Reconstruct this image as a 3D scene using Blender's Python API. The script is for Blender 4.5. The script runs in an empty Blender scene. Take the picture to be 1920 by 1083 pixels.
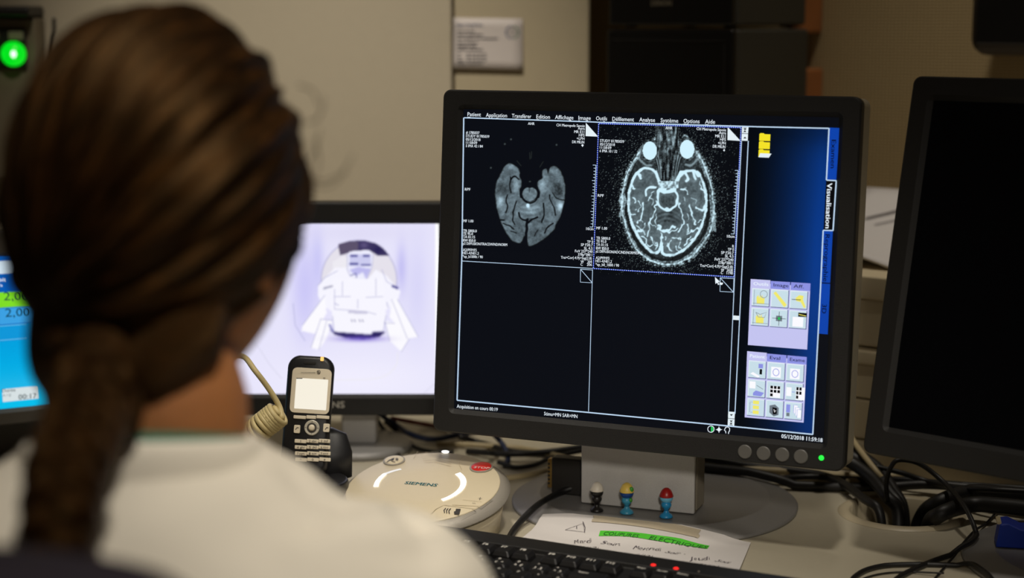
import bpy, bmesh, math, random
import numpy as np
from mathutils import Vector, Matrix

random.seed(7)
RNG = np.random.default_rng(11)
SC = bpy.context.scene
COL = SC.collection
R_ = math.radians

# ------------------------------------------------------------------ camera
FPX = 3200.0; CX, CY = 960.0, 541.5
EYE = np.array([0.0, 0.0, 1.25]); PITCH = R_(9.0)
c_fwd = np.array([0, math.cos(PITCH), -math.sin(PITCH)])
c_right = np.array([1.0, 0, 0]); c_up = np.cross(c_right, c_fwd)
cam_d = bpy.data.cameras.new('camera'); cam = bpy.data.objects.new('camera', cam_d); COL.objects.link(cam)
cam.location = EYE; cam.rotation_euler = (R_(90) - PITCH, 0, 0)
cam_d.sensor_fit = 'HORIZONTAL'; cam_d.sensor_width = 36.0; cam_d.lens = FPX / 1920 * 36.0
cam_d.clip_start = 0.02; cam_d.clip_end = 50
cam_d.dof.use_dof = True; cam_d.dof.focus_distance = 1.66; cam_d.dof.aperture_fstop = 3.0
SC.camera = cam
SC.view_settings.view_transform = 'Standard'; SC.view_settings.look = 'None'
SC.view_settings.exposure = 0.0; SC.view_settings.gamma = 1.0; SC.view_settings.use_curve_mapping = False

DESK = 0.745

def A(*p): return np.array(p, float)
def nrm(v): v = np.asarray(v, float); return v / np.linalg.norm(v)
def ray(px, py): return c_fwd + (px - CX) / FPX * c_right - (py - CY) / FPX * c_up
def onz(px, py, z=DESK):                       # the point of a level surface seen at a photo pixel
    d = ray(px, py); return EYE + d * (z - EYE[2]) / d[2]
def ony(px, py, Y): d = ray(px, py); return EYE + d * Y / d[1]
def onplane(px, py, c, n):
    d = ray(px, py); return EYE + d * (np.dot(c - EYE, n) / np.dot(d, n))

# ------------------------------------------------------------------ materials
def lin(c):
    if isinstance(c, str): c = [int(c[i:i + 2], 16) for i in (0, 2, 4)]
    out = []
    for x in c:
        x = x / 255.0
        out.append(x / 12.92 if x <= 0.04045 else ((x + 0.055) / 1.055) ** 2.4)
    return (out[0], out[1], out[2], 1.0)
MATS = {}
def mat(name, col, rough=0.5, metal=0.0, noise=None, bump=None, spec=0.5, coat=0.0, sheen=0.0, sss=0.0):
    m = bpy.data.materials.new(name); m.use_nodes = True
    nt = m.node_tree; b = nt.nodes['Principled BSDF']
    c = lin(col)
    b.inputs['Base Color'].default_value = c
    b.inputs['Roughness'].default_value = rough; b.inputs['Metallic'].default_value = metal
    b.inputs['Specular IOR Level'].default_value = spec; b.inputs['Coat Weight'].default_value = coat
    b.inputs['Sheen Weight'].default_value = sheen
    if sss: b.inputs['Subsurface Weight'].default_value = sss; b.inputs['Subsurface Radius'].default_value = (0.012, 0.005, 0.003)
    tc = nt.nodes.new('ShaderNodeTexCoord')
    if noise:
        n = nt.nodes.new('ShaderNodeTexNoise'); n.inputs['Scale'].default_value = noise[0]; n.inputs['Detail'].default_value = 4
        nt.links.new(tc.outputs['Object'], n.inputs['Vector'])
        mx = nt.nodes.new('ShaderNodeMix'); mx.data_type = 'RGBA'
        mx.inputs[6].default_value = [x * (1 - noise[1]) for x in c[:3]] + [1]
        mx.inputs[7].default_value = [min(1, x * (1 + noise[1])) for x in c[:3]] + [1]
        nt.links.new(n.outputs['Fac'], mx.inputs[0]); nt.links.new(mx.outputs[2], b.inputs['Base Color'])
    if bump:
        n = nt.nodes.new('ShaderNodeTexNoise'); n.inputs['Scale'].default_value = bump[0]; n.inputs['Detail'].default_value = 3
        nt.links.new(tc.outputs['Object'], n.inputs['Vector'])
        bp = nt.nodes.new('ShaderNodeBump'); bp.inputs['Strength'].default_value = bump[1]; bp.inputs['Distance'].default_value = 0.002
        nt.links.new(n.outputs['Fac'], bp.inputs['Height']); nt.links.new(bp.outputs['Normal'], b.inputs['Normal'])
    MATS[name] = m; return m
def glow(name, col, strength=1.0, base=(0, 0, 0), rough=0.35, spec=0.2):
    m = bpy.data.materials.new(name); m.use_nodes = True; b = m.node_tree.nodes['Principled BSDF']
    b.inputs['Base Color'].default_value = lin(base); b.inputs['Roughness'].default_value = rough
    b.inputs['Emission Color'].default_value = lin(col); b.inputs['Emission Strength'].default_value = strength; b.inputs['Specular IOR Level'].default_value = spec
    MATS[name] = m; return m
def glow_picture(name, attr='picture', strength=1.0):
    m = bpy.data.materials.new(name); m.use_nodes = True; nt = m.node_tree; b = nt.nodes['Principled BSDF']
    at = nt.nodes.new('ShaderNodeAttribute'); at.attribute_name = attr
    b.inputs['Base Color'].default_value = lin((3, 3, 4)); b.inputs['Roughness'].default_value = 0.25; b.inputs['Specular IOR Level'].default_value = 0.2
    nt.links.new(at.outputs['Color'], b.inputs['Emission Color']); b.inputs['Emission Strength'].default_value = strength
    return m

# ------------------------------------------------------------------ mesh builder
def catmull(pts, n=8, closed=False):
    P = [np.asarray(p, float) for p in pts]; out = []; N = len(P)
    rng = range(N) if closed else range(N - 1)
    for i in rng:
        if closed: a, b, c, d = P[(i - 1) % N], P[i], P[(i + 1) % N], P[(i + 2) % N]
        else:
            b, c = P[i], P[i + 1]; a = P[i - 1] if i > 0 else 2 * b - c; d = P[i + 2] if i + 2 < N else 2 * c - b
        for k in range(n):
            t = k / n
            out.append(0.5 * ((2 * b) + (c - a) * t + (2 * a - 5 * b + 4 * c - d) * t * t + (3 * b - a - 3 * c + d) * t ** 3))
    if not closed: out.append(P[-1])
    return out
FONT_CACHE = {}
def glyphs(s, bold=0.0, shear=0.0, sp=1.0):
    key = (s, bold, shear, sp)
    if key in FONT_CACHE: return FONT_CACHE[key]
    cu = bpy.data.curves.new('t', 'FONT'); cu.body = s; cu.size = 1.0; cu.resolution_u = 2; cu.offset = bold; cu.shear = shear; cu.space_character = sp
    ob = bpy.data.objects.new('t', cu)
    COL.objects.link(ob)
    dg = bpy.context.evaluated_depsgraph_get()
    me = bpy.data.meshes.new_from_object(ob.evaluated_get(dg))
    V = np.array([v.co[:2] for v in me.vertices]) if len(me.vertices) else np.zeros((0, 2))
    F = [tuple(p.vertices) for p in me.polygons]
    bpy.data.objects.remove(ob); bpy.data.curves.remove(cu); bpy.data.meshes.remove(me)
    FONT_CACHE[key] = (V, F); return V, F
class MB:
    def __init__(s): s.v = []; s.f = []
    def add(s, V, F):
        o = len(s.v); s.v += [tuple(map(float, p)) for p in V]; s.f += [tuple(i + o for i in f) for f in F]; return s
    def quad(s, a, b, c, d): return s.add([a, b, c, d], [(0, 1, 2, 3)])
    def box(s, c, size, U=(1, 0, 0), V=(0, 1, 0), N=(0, 0, 1)):
        c = np.asarray(c, float); U, V, N = map(np.asarray, (U, V, N)); a, b, h = [x / 2 for x in size]
        P = [c + x * a * U + y * b * V + z * h * N for z in (-1, 1) for y in (-1, 1) for x in (-1, 1)]
        return s.add(P, [(0, 2, 3, 1), (4, 5, 7, 6), (0, 1, 5, 4), (2, 6, 7, 3), (0, 4, 6, 2), (1, 3, 7, 5)])
    def loft(s, loops, cap0=False, cap1=False, closed=True):
        n = len(loops[0]); V = [p for l in loops for p in l]; F = []
        for i in range(len(loops) - 1):
            for k in range(n if closed else n - 1):
                a = i * n + k; b = i * n + (k + 1) % n; F.append((a, b, b + n, a + n))
        if cap0: F.append(tuple(range(n))[::-1])
        if cap1: F.append(tuple(range((len(loops) - 1) * n, len(loops) * n)))
        return s.add(V, F)
    def tube(s, pts, r, n=8, cap=True, flat=None):
        P = [np.asarray(p, float) for p in pts]; N = len(P)
        r = [r] * N if np.isscalar(r) else list(r)
        T = [nrm(P[min(i + 1, N - 1)] - P[max(i - 1, 0)]) for i in range(N)]
        ref = A(0, 0, 1) if abs(T[0][2]) < 0.9 else A(1, 0, 0)
        u = nrm(np.cross(T[0], ref)); loops = []
        for i in range(N):
            u = nrm(u - T[i] * np.dot(u, T[i])); w = np.cross(T[i], u)
            loops.append([P[i] + r[i] * (math.cos(a) * u + math.sin(a) * w) for a in [2 * math.pi * k / n for k in range(n)]])
        return s.loft(loops, cap, cap)
    def lathe(s, prof, c, n=48, ax=(0, 0, 1), U=None, cap=True, sx=1.0):
        ax = nrm(ax); U = nrm(np.cross(ax, A(0, 1, 0) if abs(ax[1]) < 0.9 else A(1, 0, 0))) if U is None else np.asarray(U, float); W = np.cross(ax, U)
        c = np.asarray(c, float)
        loops = [[c + ax * h + max(r, 1e-5) * (sx * math.cos(a) * U + math.sin(a) * W) for a in [2 * math.pi * k / n for k in range(n)]] for r, h in prof]
        return s.loft(loops, cap, cap)
    def ball(s, c, r, n=16, m=10, axes=None):
        c = np.asarray(c, float); r = (r,) * 3 if np.isscalar(r) else r; E = axes or ((1, 0, 0), (0, 1, 0), (0, 0, 1)); E = [np.asarray(e, float) for e in E]
        loops = []
        for i in range(m + 1):
            t = -math.pi / 2 + math.pi * i / m; ct = max(math.cos(t), 1e-4)
            loops.append([c + r[0] * ct * math.cos(a) * E[0] + r[1] * ct * math.sin(a) * E[1] + r[2] * math.sin(t) * E[2] for a in [2 * math.pi * k / n for k in range(n)]])
        return s.loft(loops, True, True)
    def poly(s, pts): return s.add(pts, [tuple(range(len(pts)))])
    def disc(s, c, r, n, U, V, r2=None):
        c = np.asarray(c, float); U = np.asarray(U); V = np.asarray(V); r2 = r2 or r
        return s.poly([c + r * math.cos(a) * U + r2 * math.sin(a) * V for a in [2 * math.pi * k / n for k in range(n)]])
    def ring(s, c, r0, r1, U, V, a0=0, a1=2 * math.pi, n=40):
        c = np.asarray(c, float); U = np.asarray(U); V = np.asarray(V)
        L = [[c + r * (math.cos(a) * U + math.sin(a) * V) for a in np.linspace(a0, a1, n)] for r in (r1, r0)]
        return s.loft(L, closed=False)
    def strip(s, pts, w, n, closed=False):           # flat line of width w in the plane with normal n
        P = [np.asarray(p, float) for p in pts]; N = len(P); n = np.asarray(n, float); a = []; b = []
        for i in range(N):
            t = nrm((P[(i + 1) % N] if closed else P[min(i + 1, N - 1)]) - (P[i - 1] if closed or i else P[0])); sd = np.cross(n, t) * w / 2
            a.append(P[i] + sd); b.append(P[i] - sd)
        L = [b, a]; return s.loft(L, closed=closed)
    def text(s, t, p0, p1, n, cap, bold=0.0, shear=0.0, lift=0.0, sp=1.0):   # baseline from p0 to p1, capital height cap
        V, F = glyphs(t, 0.0, shear, sp)
        if not len(V): return s
        if bold > 0:
            for k in (-1, 1): dd = nrm(np.asarray(p1, float) - np.asarray(p0, float)) * cap * bold * 1.1 * k; s.text(t, np.asarray(p0) + dd, np.asarray(p1) + dd, n, cap, 0.0, shear, lift + 1e-5 * k, sp)
        p0 = np.asarray(p0, float); p1 = np.asarray(p1, float); n = np.asarray(n, float); d = p1 - p0; L = np.linalg.norm(d); d = d / L; up = np.cross(n, d)
        x0, x1 = V[:, 0].min(), V[:, 0].max()
        return s.add([p0 + d * (x - x0) / max(x1 - x0, 1e-6) * L + up * y / 0.73 * cap + n * lift for x, y in V], F)
ORG = {}
def obj(name, mb, m, parent=None, smooth=False, bevel=0.0, seg=2, sub=0, at=None):
    me = bpy.data.meshes.new(name)
    V = np.array(mb.v, float)
    if parent is not None: org = ORG[parent.name]
    elif at is not None: org = np.asarray(at, float)
    else:
        lo, hi = V.min(0), V.max(0); org = A((lo[0] + hi[0]) / 2, (lo[1] + hi[1]) / 2, lo[2])
    me.from_pydata([tuple(p) for p in (V - org)], [], mb.f); me.validate(); me.update()
    bm = bmesh.new(); bm.from_mesh(me); bmesh.ops.recalc_face_normals(bm, faces=bm.faces) if smooth is not None else None; bm.to_mesh(me); bm.free()
    if smooth: me.shade_smooth()
    o = bpy.data.objects.new(name, me); COL.objects.link(o)
    if m is not None: me.materials.append(m)
    if parent is not None: o.parent = parent
    else: o.location = org
    ORG[o.name] = org
    if bevel:
        b = o.modifiers.new('bevel', 'BEVEL'); b.width = bevel; b.segments = seg; b.limit_method = 'ANGLE'; b.angle_limit = R_(40)
        me.shade_smooth(); w = o.modifiers.new('wn', 'WEIGHTED_NORMAL')
    if sub: s_ = o.modifiers.new('sub', 'SUBSURF'); s_.levels = sub; s_.render_levels = sub
    return o
def flat(name, mb, m, parent): return obj(name, mb, m, parent, smooth=None)      # faces keep the winding they were given
def thing(name, label, cat, loc, group=None):
    o = bpy.data.objects.new(name, None); o.empty_display_size = 0.05; COL.objects.link(o); o.location = loc
    ORG[o.name] = np.asarray(loc, float); return tag(o, label, cat, group)
def tag(o, label, cat, group=None):
    o['label'] = label; o['category'] = cat
    if group: o['group'] = group
    return o
def struct(o): o['kind'] = 'structure'; return o

def rrect(c, U, V, w, h, r, k=6):            # rounded rectangle as a loop of points; w, h full sizes
    pts = []
    for sx, sy, a0 in ((1, 1, 0), (-1, 1, 90), (-1, -1, 180), (1, -1, 270)):
        for i in range(k):
            a = R_(a0 + 90 * i / (k - 1)); x = sx * (w / 2 - r) + r * math.cos(a); y = sy * (h / 2 - r) + r * math.sin(a)
            pts.append(c + x * U + y * V)
    return pts
def pose(c, yaw, tilt):
    y = R_(yaw); t = R_(tilt); u = A(math.cos(y), -math.sin(y), 0); nh = A(-math.sin(y), -math.cos(y), 0)
    v = math.cos(t) * A(0, 0, 1) - math.sin(t) * nh
    return np.asarray(c, float), u, v, np.cross(u, v)

# ------------------------------------------------------------------ pictures shown by the lit screens
def pmask(X, Y, pts):
    P = np.asarray(pts, float); m = np.zeros(X.shape, bool); j = len(P) - 1
    for i in range(len(P)):
        xi, yi = P[i]; xj, yj = P[j]
        if yi != yj:
            m ^= ((yi > Y) != (yj > Y)) & (X < (xj - xi) * (Y - yi) / (yj - yi) + xi)
        j = i
    return m
def sdist(X, Y, pts):
    d = np.full(X.shape, 1e9)
    for (ax, ay), (bx, by) in zip(pts[:-1], pts[1:]):
        dx, dy = bx - ax, by - ay; L = dx * dx + dy * dy + 1e-9
        t = np.clip(((X - ax) * dx + (Y - ay) * dy) / L, 0, 1)
        d = np.minimum(d, (X - ax - t * dx) ** 2 + (Y - ay - t * dy) ** 2)
    return np.sqrt(d)
def vnoise(X, Y, s, seed):
    g = np.random.default_rng(seed).random((128, 128)); x = X / s; y = Y / s
    xi = np.floor(x).astype(int); yi = np.floor(y).astype(int); fx = x - xi; fy = y - yi; fx = fx * fx * (3 - 2 * fx); fy = fy * fy * (3 - 2 * fy)
    q = lambda a, b: g[a % 128, b % 128]
    return (q(xi, yi) * (1 - fx) + q(xi + 1, yi) * fx) * (1 - fy) + (q(xi, yi + 1) * (1 - fx) + q(xi + 1, yi + 1) * fx) * fy
def blur(I, n):
    for _ in range(n):
        I = (np.roll(I, 1, 0) + np.roll(I, -1, 0) + 2 * I) / 4; I = (np.roll(I, 1, 1) + np.roll(I, -1, 1) + 2 * I) / 4
    return I
def line(I, X, Y, pts, w, val, soft=3.0, smooth=True, amt=1.0, mod=1.0):
    p = catmull(pts, 6) if smooth and len(pts) > 2 else pts
    d = sdist(X, Y, p); a = np.clip((w / 2 * mod + soft / 2 - d) / soft, 0, 1) * amt
    return I * (1 - a) + val * a if I.ndim == 2 else I * (1 - a[..., None]) + np.asarray(val) * a[..., None]
def picture(name, xs, ys, rgb, P, m, parent):      # rgb[y,x] in display values 0..1 ; P(px,py) -> point of the screen
    ny, nx = rgb.shape[:2]
    V = np.array([P(x, y) for y in ys for x in xs]) - ORG[parent.name]
    i = np.arange(nx * ny).reshape(ny, nx)
    F = np.stack([i[1:, :-1], i[1:, 1:], i[:-1, 1:], i[:-1, :-1]], -1).reshape(-1, 4)
    me = bpy.data.meshes.new(name); me.from_pydata(V.tolist(), [], F.tolist())
    a = me.color_attributes.new('picture', 'FLOAT_COLOR', 'POINT')
    c = np.clip(rgb.reshape(-1, 3), 0, 1); c = np.where(c <= 0.04045, c / 12.92, ((c + 0.055) / 1.055) ** 2.4)
    a.data.foreach_set('color', np.concatenate([c, np.ones((len(c), 1))], 1).ravel().astype(np.float32))
    o = bpy.data.objects.new(name, me); COL.objects.link(o); me.materials.append(m); o.parent = parent; ORG[o.name] = ORG[parent.name]
    return o
# ================================================================== materials
M_wall = mat('cream_panel', (196, 182, 152), 0.6, noise=(60, 0.03), bump=(400, 0.08))
M_wall2 = mat('cream_panel_pale', (200, 188, 164), 0.6, noise=(60, 0.03), bump=(400, 0.08))
M_floor = mat('grey_vinyl_floor', (120, 116, 108), 0.5, noise=(40, 0.15))
M_desk = mat('cream_laminate', (178, 170, 150), 0.42, noise=(180, 0.03), bump=(900, 0.03))
M_trunk = mat('cream_trunking', (205, 190, 158), 0.5, noise=(50, 0.03))
M_black = mat('black_plastic', (30, 28, 26), 0.45, noise=(300, 0.15), bump=(1200, 0.15))
M_bezel = mat('charcoal_bezel_plastic', (28, 27, 26), 0.55, noise=(400, 0.12), bump=(1500, 0.2), spec=0.35)
M_case = mat('grey_monitor_casing', (158, 150, 130), 0.45, noise=(300, 0.08), bump=(1200, 0.15))
M_stand = mat('silver_stand_plastic', (190, 188, 186), 0.45, 0.15, noise=(900, 0.1), bump=(1600, 0.2))
M_base = mat('grey_base_plastic', (138, 136, 134), 0.4, 0.2, noise=(900, 0.1), bump=(1600, 0.2))
M_rib = mat('ribbed_grey_plastic', (120, 112, 98), 0.5, noise=(300, 0.1))
M_glass = mat('dark_screen_glass', (5, 6, 9), 0.3, spec=0.12)
M_cable = mat('black_cable_rubber', (16, 15, 15), 0.5, noise=(200, 0.2))
M_cablecream = mat('cream_cable_jacket', (176, 160, 124), 0.5, noise=(200, 0.08))
M_cableblue = mat('blue_cable_jacket', (28, 40, 72), 0.5, noise=(200, 0.1))
M_cablered = mat('red_cable_jacket', (120, 38, 26), 0.5, noise=(200, 0.1))
M_metal = mat('gold_connector_metal', (170, 140, 80), 0.35, 0.9, noise=(300, 0.1))
M_paper = mat('white_paper', (206, 201, 198), 0.7, noise=(80, 0.02))
M_ink = mat('grey_pen_ink', (104, 98, 102), 0.6, noise=(400, 0.2))

# ================================================================== room shell
# the cream panelled wall straight ahead stops at a corner; the right-hand wall runs off at an angle
RU = A(math.cos(R_(37)), -math.sin(R_(37)), 0); RN = A(math.sin(R_(37)), math.cos(R_(37)), 0)   # along / behind the angled side
TR0 = A(0.44, 1.823, 0)
mb = MB(); mb.box((-1.0, 1.0, -0.02), (5.0, 5.4, 0.04)); struct(obj('floor', mb, M_floor))
mb = MB()
mb.box((-1.65, 2.40, 1.3), (3.136, 0.10, 2.6)); w = struct(obj('wall_back', mb, M_wall2, bevel=0.003))
mb = MB(); mb.box((0.0135, 2.402, 1.3), (0.185, 0.10, 2.6)); struct(obj('trim_1', mb, M_wall, bevel=0.004))
wm = bpy.data.materials.new('woven_wallcovering'); wm.use_nodes = True; nt = wm.node_tree; b = nt.nodes['Principled BSDF']
tc = nt.nodes.new('ShaderNodeTexCoord')
w1 = nt.nodes.new('ShaderNodeTexWave'); w1.inputs['Scale'].default_value = 75; w1.bands_direction = 'X'; w1.inputs['Distortion'].default_value = 1.5
w2 = nt.nodes.new('ShaderNodeTexWave'); w2.inputs['Scale'].default_value = 75; w2.bands_direction = 'Z'; w2.inputs['Distortion'].default_value = 1.5
for w_ in (w1, w2): nt.links.new(tc.outputs['Object'], w_.inputs['Vector'])
mu = nt.nodes.new('ShaderNodeMath'); mu.operation = 'MULTIPLY'; nt.links.new(w1.outputs['Fac'], mu.inputs[0]); nt.links.new(w2.outputs['Fac'], mu.inputs[1])
cr = nt.nodes.new('ShaderNodeMix'); cr.data_type = 'RGBA'; cr.inputs[6].default_value = lin((140, 120, 84)); cr.inputs[7].default_value = lin((178, 158, 116))
nt.links.new(mu.outputs[0], cr.inputs[0]); nt.links.new(cr.outputs[2], b.inputs['Base Color']); b.inputs['Roughness'].default_value = 0.8
bp = nt.nodes.new('ShaderNodeBump'); bp.inputs['Strength'].default_value = 0.4; bp.inputs['Distance'].default_value = 0.001
nt.links.new(mu.outputs[0], bp.inputs['Height']); nt.links.new(bp.outputs['Normal'], b.inputs['Normal'])
c0 = TR0 + RN * 0.46
mb = MB(); mb.box(c0 + RU * 0.45 + RN * 0.03 + A(0, 0, 1.3), (2.9, 0.06, 2.6), RU, RN, A(0, 0, 1)); struct(obj('wall_right', mb, wm))

# ================================================================== desk with a cable grommet
GR = onz(1690, 962, DESK); GR_R = 0.058
cu = bpy.data.curves.new('desk', 'CURVE'); cu.dimensions = '2D'; cu.fill_mode = 'BOTH'; cu.extrude = 0.014; cu.bevel_depth = 0.001
endL = TR0 - RU * 0.5 + RN * 0.45
outline = [(-1.5, 2.348), (0.10, 2.348), (0.10, 2.53), tuple((TR0 + RU * 0.95 + RN * 0.455)[:2]), tuple((TR0 + RU * 1.25)[:2]), (1.0, 0.72), (0.10, 1.15), (-1.5, 1.15)]
def addpoly(pts):
    s = cu.splines.new('POLY'); s.points.add(len(pts) - 1); s.use_cyclic_u = True
    for p, q in zip(s.points, pts): p.co = (q[0], q[1], 0, 1)
addpoly(outline); addpoly([(GR[0] + GR_R * math.cos(a), GR[1] + GR_R * math.sin(a)) for a in np.linspace(0, 2 * math.pi, 64, endpoint=False)])
tmp = bpy.data.objects.new('tmp', cu); COL.objects.link(tmp)
me = bpy.data.meshes.new_from_object(tmp.evaluated_get(bpy.context.evaluated_depsgraph_get())); bpy.data.objects.remove(tmp)
desk = thing('desk', 'cream laminate desk that carries the monitors, keyboard and cables', 'desk', (0, 1.7, 0))
me.materials.append(M_desk); o = bpy.data.objects.new('desktop', me); COL.objects.link(o); o.parent = desk; o.location = (0, -1.7, DESK - 0.015); ORG[o.name] = ORG[desk.name]
for x, y in ((-1.4, 1.25), (-1.4, 2.25), (1.15, 0.85), (1.02, 1.62), (0.06, 2.25)):
    mb = MB(); mb.box((x, y, 0.357), (0.05, 0.05, 0.714)); obj('leg', mb, M_case, desk, bevel=0.004)
mb = MB(); mb.lathe([(GR_R - 0.006, -0.03), (GR_R - 0.006, 0.0015), (GR_R - 0.003, 0.0028), (GR_R + 0.004, 0.0028), (GR_R + 0.007, 0.0002)], A(GR[0], GR[1], DESK), 64, cap=False)
obj('grommet', mb, mat('grommet_plastic', (176, 164, 138), 0.4, noise=(100, 0.03)), desk, smooth=True)

# ================================================================== trunking along the angled wall, loose paper on it
TRH = 0.226
tr = thing('cable_trunking', 'cream wall trunking with level grooves behind the two right-hand monitors', 'trunking', TR0 + A(0, 0, DESK))
e0 = TR0 + RN * 0.225
mid = RU * 0.36
def trunk_box(z0, z1, front, mname, m):
    mb = MB(); mb.box(e0 + mid - RN * (front / 2) + A(0, 0, DESK + (z0 + z1) / 2), (1.42, 0.43 + front, z1 - z0), RU, RN, A(0, 0, 1)); return obj(mname, mb, m, tr, bevel=0.003)
trunk_box(0.0005, 0.036, 0.006, 'base_strip', M_trunk)
trunk_box(0.0375, 0.083, 0.0, 'cover', M_trunk)
trunk_box(0.0845, 0.124, 0.0, 'cover', M_trunk)
trunk_box(0.1255, 0.142, 0.012, 'rail', M_trunk)
trunk_box(0.1435, 0.198, 0.0, 'cover', M_trunk)
trunk_box(0.1995, TRH, 0.014, 'ledge', M_trunk)
mb = MB(); g = []
pc = onplane(1600, 470, TR0 + RN * 0.1, -RN); pc = A(pc[0], pc[1], 0)
for j in range(13):
    t = j / 12; row = []
    for i in range(9):
        s_ = i / 8 - 0.5; zz = DESK + TRH + 0.006 + 0.055 * t ** 2.0 + 0.010 * (1 - t) ** 3 * (0.5 + math.cos(s_ * 6))
        row.append(pc + RU * (s_ * 0.21) + RN * (-0.06 + 0.30 * t) + A(0, 0, zz))
    g.append(row)
mb.loft(g, closed=False)
o = obj('paper_sheet', mb, M_paper, smooth=True); so = o.modifiers.new('s', 'SOLIDIFY'); so.thickness = 0.003; so.offset = -1
tag(o, 'loose curled white paper sheets lying on the trunking ledge between the monitors', 'paper')
mb = MB(); n_ = nrm(np.cross(RU, g[8][4] - g[4][4]))
for k in range(5):
    q0 = pc + RU * (-0.07 + 0.02 * k) + RN * (0.12 + 0.02 * (k % 2)); 
    def zt(t): return DESK + TRH + 0.0068 + 0.055 * t ** 2.0 + 0.010 * (1 - t) ** 3 * 0.5
    pts = [q0 + RU * 0.05 * s_ + RN * 0.06 * s_ for s_ in np.linspace(0, 1, 5)]
    pts = [A(p[0], p[1], zt((np.dot(p - pc, RN) + 0.06) / 0.30) + 0.0012) for p in pts]
    mb.strip(pts, 0.003, n_)
flat('pencil_marks', mb, M_ink, o)

# ================================================================== stacked audio units on the trunking
def yawbox(c, w, d, h, U=RU, V=RN): mb = MB(); mb.box(c, (w, d, h), U, V, A(0, 0, 1)); return mb
M_sidegrey = mat('charcoal_vinyl_side', (44, 42, 34), 0.6, noise=(300, 0.15), bump=(700, 0.2))
M_gloss = mat('black_front_panel', (7, 7, 8), 0.35, noise=(200, 0.2))
fl = ony(1137, 100, 2.28); fl = A(fl[0], fl[1], 0)
BW, BD = 0.191, 0.205; zt0 = DESK + TRH
zsplit = ony(1300, 52, 2.22)[2]
def audio(name, label, cat, z0, z1, inset, seam):
    cc = fl + RU * (BW / 2) + RN * (BD / 2); t = thing(name, label, cat, cc + A(0, 0, z0), 'stacked black audio units')
    t['label'] = label
    obj('housing', yawbox(cc + RN * 0.006 + A(0, 0, (z0 + z1) / 2), BW - inset, BD - 0.012 - inset, z1 - z0 - 0.004), M_sidegrey, t, bevel=0.004)
    obj('front_panel', yawbox(cc - RN * (BD / 2 - 0.006) + A(0, 0, (z0 + z1) / 2), BW - inset, 0.012, z1 - z0 - 0.004), M_gloss, t, bevel=0.003)
    for sx in (-1, 1):
        for sy in (-1, 1):
            mb = MB(); mb.lathe([(0.008, 0), (0.008, 0.003)], cc + RU * sx * 0.075 + RN * sy * 0.075 + A(0, 0, z0 - 0.001), 12); obj('foot', mb, M_black, t)
    return t, cc
lo, cc = audio('speaker', 'plain black speaker box under the audio unit, behind the large monitor', 'speaker', zt0 + 0.001, zsplit, 0.0, True)
mb = MB(); p = cc - RN * (BD / 2 + 0.0004)
mb.box(p + A(0, 0, zsplit - 0.016), (BW - 0.02, 0.0012, 0.0012), RU, RN, A(0, 0, 1)); mb.box(p + RU * (BW / 2 - 0.012) + A(0, 0, zsplit - 0.12), (0.0012, 0.0012, 0.2), RU, RN, A(0, 0, 1))
obj('grille_frame', mb, mat('dull_black_seam', (26, 25, 24), 0.6, noise=(100, 0.2)), lo)
up, cc = audio('audio_receiver', 'black audio unit with a maker name on its front, on top of the speaker', 'stereo', zsplit + 0.001, zsplit + 0.13, 0.006, False)
mb = MB(); nf = -RN
q0 = onplane(1221, 10.5, cc - RN * (BD / 2 + 0.0005), nf); q1 = onplane(1259, 10.5, cc - RN * (BD / 2 + 0.0005), nf)
mb.text('DENON', A(q0[0], q0[1], q0[2]), A(q1[0], q1[1], q0[2]), nf, 0.0065, bold=0.01)
flat('lettering', mb, mat('silver_lettering', (150, 140, 120), 0.4, 0.3, noise=(100, 0.05)), up)
# wooden uprights seen past the speaker's right edge
M_wood = mat('orange_wood', (150, 92, 48), 0.5, noise=(30, 0.25))
for (y0, y1, lab) in ((-30, 62, 'orange wooden block on the angled wall, upper of the two beside the speaker'), (128, 215, 'orange wooden block on the angled wall, lower of the two beside the speaker')):
    a = onplane(1494, y0, c0 - RN * 0.03, -RN); b_ = onplane(1524, y1, c0 - RN * 0.03, -RN); mb = MB()
    mb.box((a + b_) / 2 , (abs(np.dot(b_ - a, RU)), 0.06, abs(a[2] - b_[2])), RU, RN, A(0, 0, 1))
    tag(obj('wooden_block', mb, M_wood, bevel=0.004), lab, 'wood block', 'wooden blocks beside the speaker')
# dark box high on the wall, top right
a = onplane(1852, -40, c0 - RN * 0.06, -RN); b_ = onplane(1990, 104, c0 - RN * 0.06, -RN); mb = MB()
mb.box((a + b_) / 2, (abs(np.dot(b_ - a, RU)), 0.12, abs(a[2] - b_[2])), RU, RN, A(0, 0, 1))
wb = tag(obj('wall_box', mb, mat('dark_brown_case', (48, 40, 28), .7, noise=(60, .1)), bevel=0.02, seg=4), 'dark box high on the woven wall above the switched-off monitor', 'box')
mb = MB(); mb.box((a + b_) / 2 - RN * 0.062, (abs(np.dot(b_ - a, RU)) * 0.75, 0.004, abs(a[2] - b_[2]) * 0.7), RU, RN, A(0, 0, 1)); obj('front_panel', mb, M_gloss, wb, bevel=0.002)

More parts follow.
